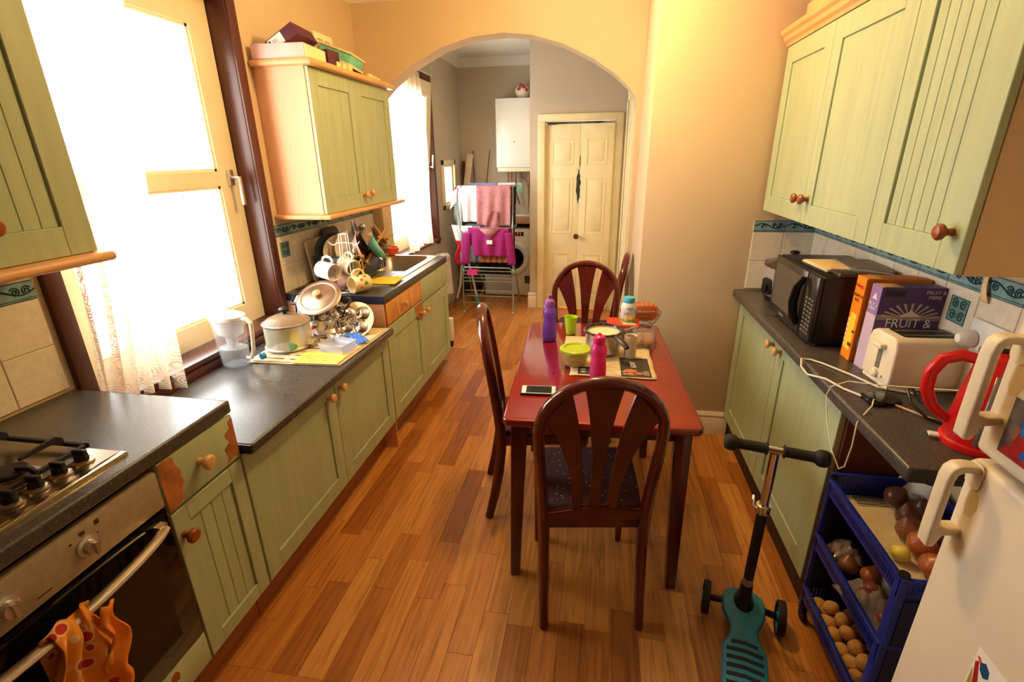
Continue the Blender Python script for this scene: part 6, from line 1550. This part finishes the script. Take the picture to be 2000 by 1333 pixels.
mk('base', B().box(-1.55, 5.84, 0, -1.26, 6.13, .10), mat('dark_plinth', (46, 26, 16), .6), dc_)
bd = thing('leaning_board', 'pale narrow board leaning in the back left corner', 'board', (-1.52, 6.0, 1.042), (R_(-6), R_(8), 0))
mk('board_slab', B().box(-.035, -.01, 0, .04, .012, .585), mat('pale_board', (224, 202, 176), .6), bd, world=False, bevel=.002)
bd2 = thing('wrapped_roll', 'dark red striped roll standing in the back left corner', 'roll', (-1.545, 6.08, 1.042), (0, R_(2), 0))
mk('roll_body', B().cyl((0, 0, 0), (0, 0, .50), .02, n=16), pattern_mat('red_wrap', (120, 60, 50), (180, 60, 60), 20, .2), bd2, world=False)
for x0, x1, lab in ((-1.395, -1.42, 'left'), (-1.30, -1.215, 'right')):
    o = tag(mk('cane_rod', B().tube([(x0, 6.10, .94), (x0 + (x1 - x0) * .5, 6.10, 1.3), (x1, 6.12, 1.66)], .005, 6), mat('dark_cane', (90, 66, 44), .6, var=.2)), '%s one of two thin canes standing against the far wall' % lab, 'cane', 'canes by the far wall')
for o in [x for x in bpy.data.objects if x.name.startswith('cane_rod')]: pass
# radiator and towel under window 2
ra = thing('wall_radiator', 'cream radiator on the left wall under the farther window', 'radiator', (-1.52, 4.4, .15))
b = B()
for i in range(20): b.box(-1.50, 3.90 + i * .053, .17, -1.485, 3.90 + i * .053 + .034, .62)
b.box(-1.545, 3.88, .15, -1.50, 4.96, .64)
mk('radiator_panel', b, mat('cream_radiator', (206, 198, 182), .5), ra)
mk('pipe', B().cyl((-1.52, 4.93, .0), (-1.52, 4.93, .16), .009, n=10), COPPER, ra)
mk('bracket', B().box(XW + .001, 4.1, .4, -1.545, 4.14, .5).box(XW + .001, 4.7, .4, -1.545, 4.74, .5), STEEL, ra)['kind'] = 'stuff'
tw = thing('white_towel', 'white textured towel hung over the radiator beyond the sink', 'towel', (-1.47, 4.9, .64))
mk('cloth', B().grid(lambda u, v: (-1.515 + .055 * (1 - math.cos(min(1, v * 5) * PI)) / 2 * 1.2 + .012 * math.sin(u * 9) * v + (.03 * v), 4.74 + .30 * u - .03 * v, .652 - max(0, v - .12) * .48 + .01 * math.sin(u * 5) + .04 * max(0, .1 - v)), 24, 24), pattern_mat('white_waffle', (238, 230, 226), (206, 196, 196), 60, .3), tw, thick=.004, fix=False, smooth=180)
wpn = tag(mk('end_board', B().box(-1.2, 3.475, .25, -.978, 3.52, .43), WHITE, bevel=.004), 'white panel edge showing past the far end of the sink units', 'board')
mk('black_foot', B().box(-1.18, 3.478, .20, -.985, 3.515, .25), BLACK, wpn)

# clothes airer
GREYM = mat('grey_green_metal', (150, 162, 156), .35, .5)
ai = thing('clothes_airer', 'three tier folding clothes airer loaded with washing', 'clothes airer', (-1.05, 5.2, 0))
xl, xr = -1.315, -.772
for x in (xl, xr):
    mk('frame_leg', B().tube([(x, 5.03, .0), (x, 5.06, .5), (x - .01, 5.12, .9), (x - .012, 5.18, 1.30)], .0085, 8), GREYM, ai)
    mk('frame_leg', B().tube([(x, 5.50, .0), (x, 5.30, .33), (x, 5.10, .52)], .0085, 8), GREYM, ai)
    mk('hinge', B().sphere((x, 5.055, .45), .02, .02, .028, 12, 8), mat('pale_green_plastic', (150, 214, 196), .4), ai)
    mk('foot_cap', B().sphere((x, 5.03, .010), .012, .012, .010, 10, 6), WHITE, ai)
def rail(y, z, xa=xl, xb=xr, r=.005, m=GREYM): return mk('rail', B().cyl((xa, y, z), (xb, y, z), r, n=8), m, ai)
mk('tier_frame', B().tube([(xl, 5.06, .40), (xl, 5.02, .47), (xl + .03, 5.0, .50), (xr - .03, 5.0, .50), (xr, 5.02, .47), (xr, 5.06, .40)], .007, 8), GREYM, ai)
for y, z in ((5.04, .455), (5.05, .415), (5.06, .375), (5.07, .335)): rail(y, z)
for y, z in ((5.12, .22), (5.12, .16)): rail(y, z, r=.006)
rail(5.06, .10, xl, xl + .30)
rail(5.08, .90); rail(5.20, .90); rail(5.34, .90); rail(5.16, 1.305, r=.006); rail(5.30, 1.305); rail(5.44, 1.31)
for z, y1 in ((.90, 5.34), (1.305, 5.44)):
    for x in (xl, xr): mk('side_arm', B().tube([(x, 5.08, z), (x, y1, z)], .006, 8), GREYM, ai)
mk('end_bracket', B().box(xr - .0, 5.40, 1.22, xr + .05, 5.43, 1.325), mat('pale_green_plastic', (150, 214, 196), .4), ai, bevel=.006)
def cloth(name, label, cat, xa, xb, y, zt, zf, zb, m, nf=4, amp=.012, shape=None, gap=.016, sway=0.0, sd=1):
    """cloth hung over a rail: front fall to zf, back fall to zb"""
    rr = random.Random(sd); p_ = [rr.random() * 6 for _ in range(3)]
    Lf, Lb = zt - zf, zt - zb; T_ = Lf + Lb
    def fn(u, v):
        s_ = v * T_ - Lb; t_ = abs(s_); fr_ = s_ > 0
        z = zt + .008 - max(0, t_ - .01); k_ = t_ / max(Lf, .01)
        x0, x1 = (shape(min(1, k_)) if (shape and fr_) else (xa, xb))
        x = x0 + (x1 - x0) * u + sway * k_ * (1 if fr_ else 0)
        off = min(gap, t_) * (-1 if fr_ else 1)
        return (x, y + off + amp * min(1, t_ * 6) * math.sin(u * nf * 2 * PI + p_[0] + k_) - (.01 * k_ if fr_ else 0), z)
    t = thing(name, label, cat, ((xa + xb) / 2, y, zt))
    mk('cloth', B().grid(fn, 40, 36), m, t, thick=.003, fix=False, smooth=180)
    return t
GT = mat('pale_grey_jersey', (206, 200, 204), .9, var=.03)
t = cloth('grey_tshirt', 'pale grey T-shirt hung on the top rail of the airer', 'T-shirt', -1.355, -1.12, 5.16, 1.305, .935, 1.15, GT, 2, .012, sd=2, shape=lambda k_: (-1.36 + .02 * k_, -1.12 - .01 * k_))
mk('sleeve', B().grid(lambda u, v: (-1.35 - .075 * v - .02 * u, 5.135 - .01 * math.sin(u * 6), 1.29 - .04 * v - u * (.13 + .05 * v)), 10, 10), GT, t, thick=.003, fix=False, smooth=180)
t = cloth('patterned_trousers', 'dusty pink patterned trousers folded over the top rail of the airer', 'trousers', -1.155, -.80, 5.148, 1.308, .90, 1.10, pattern_mat('dusty_pink_print', (190, 124, 128), (232, 190, 190), 90, .22), 3, .009, sd=5)
mk('crossed_leg', B().grid(lambda u, v: (-.98 + (u - .5) * .10 + .045 * v * (2 * u - 1) - .02 * v, 5.105 - .012 * math.sin(u * 8 + v * 4), 1.06 - .28 * v), 14, 16), pattern_mat('dusty_pink_print2', (176, 106, 112), (226, 180, 180), 90, .22), t, thick=.003, fix=False, smooth=180)
MAG = mat('magenta_jersey', (150, 22, 104), .85, var=.08)
t = cloth('magenta_top', 'magenta long sleeved top hung on the middle rail of the airer', 'top', -1.24, -.79, 5.045, .895, .60, .70, MAG, 3, .010, sd=8, shape=lambda k_: (-1.22 + .04 * k_, -.80 - .02 * k_))
for x, s_ in ((-1.23, -1), (-.82, 1)): mk('sleeve', B().grid(lambda u, v: (x + s_ * (.015 + .03 * v) + (u - .5) * .085, 5.022 - .012 * math.sin(u * 3), .86 - .33 * v), 8, 14), MAG, t, thick=.003, fix=False, smooth=180)
mk('neck_label', B().box(-1.035, 5.002, .745, -.975, 5.008, .785), PAPERW, t)
mk('pink_neckline', B().add([(-1.12, 5.020, .90), (-.90, 5.020, .90), (-1.0, 5.016, .80)], [(0, 1, 2)]), pattern_mat('dusty_pink_print', (190, 124, 128), (232, 190, 190), 90, .22), t, thick=.003, fix=False)
cloth('orange_print_cloth', 'orange and cream patterned cloth hanging below the magenta top', 'cloth', -1.12, -.80, 5.12, .60 + .29, .52, .75, pattern_mat('orange_cream_print', (216, 140, 100), (240, 214, 190), 60, .25), 5, .014, sd=11)
cloth('grey_trousers', 'grey marl trousers hanging at the left of the airer', 'trousers', -1.30, -1.14, 5.20, .90, .50, .6, mat('grey_marl', (150, 150, 160), .9, var=.1), 2, .012, sd=12)
cloth('dark_garment', 'black garment hanging low behind the airer bars', 'garment', -1.20, -.80, 5.34, .90, .33, .6, mat('black_cloth', (26, 26, 30), .9), 4, .014, sd=13)
cloth('black_garment', 'narrow black garment hanging at the right end of the top rail', 'garment', -.83, -.775, 5.30, 1.30, .90, 1.1, mat('black_cloth', (26, 26, 30), .9), 1, .006, sd=14)
cloth('blue_towel', 'periwinkle blue towel over the rear top rail of the airer', 'towel', -1.30, -1.0, 5.44, 1.315, 1.15, 1.1, mat('periwinkle_cloth', (150, 156, 214), .9), 3, .006, sd=15)
cloth('white_towel', 'white towel over the right of the rear top rail', 'towel', -.99, -.80, 5.44, 1.318, 1.12, 1.1, mat('white_cloth', (236, 234, 236), .9), 2, .006, sd=16)
cloth('white_cloth', 'white cloth over the left end of the middle rail', 'cloth', -1.32, -1.20, 5.10, .905, .85, .80, mat('white_cloth', (236, 234, 236), .9), 1, .004, sd=17)
cloth('pink_sock', 'bright pink sock hanging on the lowest bars of the airer', 'sock', -1.255, -1.15, 5.045, .46, .395, .42, mat('hot_pink_knit', (226, 60, 150), .9), 1, .004, sd=18)
# pale blue cover, white bits and red straps on the left of the airer
ib = thing('ironing_board', 'folded ironing board with a pale blue cover and white tubular legs', 'ironing board', (-1.43, 5.25, 0))
mk('board_cover', B().grid(lambda u, v: (-1.47 + .06 * u + .05 * v + .012 * math.sin(v * 12), 5.36 - .05 * u, 1.14 - .42 * v + .03 * math.sin(u * PI)), 12, 20), mat('pale_blue_cover', (176, 206, 206), .9, var=.06), ib, thick=.02, fix=False, smooth=180)
WT = mat('white_tube', (226, 220, 214), .35)
mk('tube_leg', B().tube([(-1.36, 5.2, .78), (-1.365, 5.2, .5), (-1.395, 5.22, .25), (-1.45, 5.22, .08)], .013, 10), WT, ib, smooth=60)
mk('tube_leg', B().tube([(-1.33, 5.25, .62), (-1.27, 5.27, .35), (-1.23, 5.30, .08)], .013, 10), WT, ib, smooth=60)
mk('tube_leg', B().tube([(-1.26, 5.45, .42), (-1.18, 5.5, .2), (-1.22, 5.5, .08), (-1.30, 5.48, .02)], .011, 10), mat('grey_tube', (170, 166, 160), .4, .5), ib, smooth=60)
mk('foot_cap', B().tube([(-1.445, 5.22, .10), (-1.47, 5.20, .01)], .017, 10), mat('slate_plastic', (84, 96, 106), .5), ib)
mk('foot_cap', B().tube([(-1.235, 5.295, .12), (-1.215, 5.305, .012)], .018, 10), mat('blue_foot', (90, 160, 214), .5), ib)
mk('board_top', B().tube([(-1.36, 5.2, .78), (-1.40, 5.3, .95), (-1.44, 5.34, 1.10)], .012, 10), WT, ib)
cl_ = thing('red_garment', 'crumpled red and white garment hanging at the left of the airer', 'garment', (-1.365, 5.12, .7))
mk('cloth', B().grid(lambda u, v: (-1.39 + .05 * u + .02 * math.sin(v * 7), 5.10 + .012 * math.sin(u * 12), .76 - .26 * v), 10, 16), mat('red_cloth', (206, 30, 60), .9, var=.1), cl_, thick=.008, fix=False, smooth=180)
mk('white_cloth', B().grid(lambda u, v: (-1.43 + .07 * u + .04 * v, 5.12 + .012 * math.sin(u * 9), .92 - .17 * v), 10, 12), mat('white_cloth', (236, 234, 236), .9), cl_, thick=.01, fix=False, smooth=180)
pg_ = thing('pink_garment', 'bright pink garment end behind the grey T-shirt', 'garment', (-1.40, 5.42, 1.24))
mk('cloth', B().grid(lambda u, v: (-1.47 + .07 * u, 5.44 + .01 * math.sin(u * 9), 1.28 - .12 * v), 8, 8), mat('hot_pink_knit', (226, 60, 150), .9), pg_, thick=.008, fix=False, smooth=180)
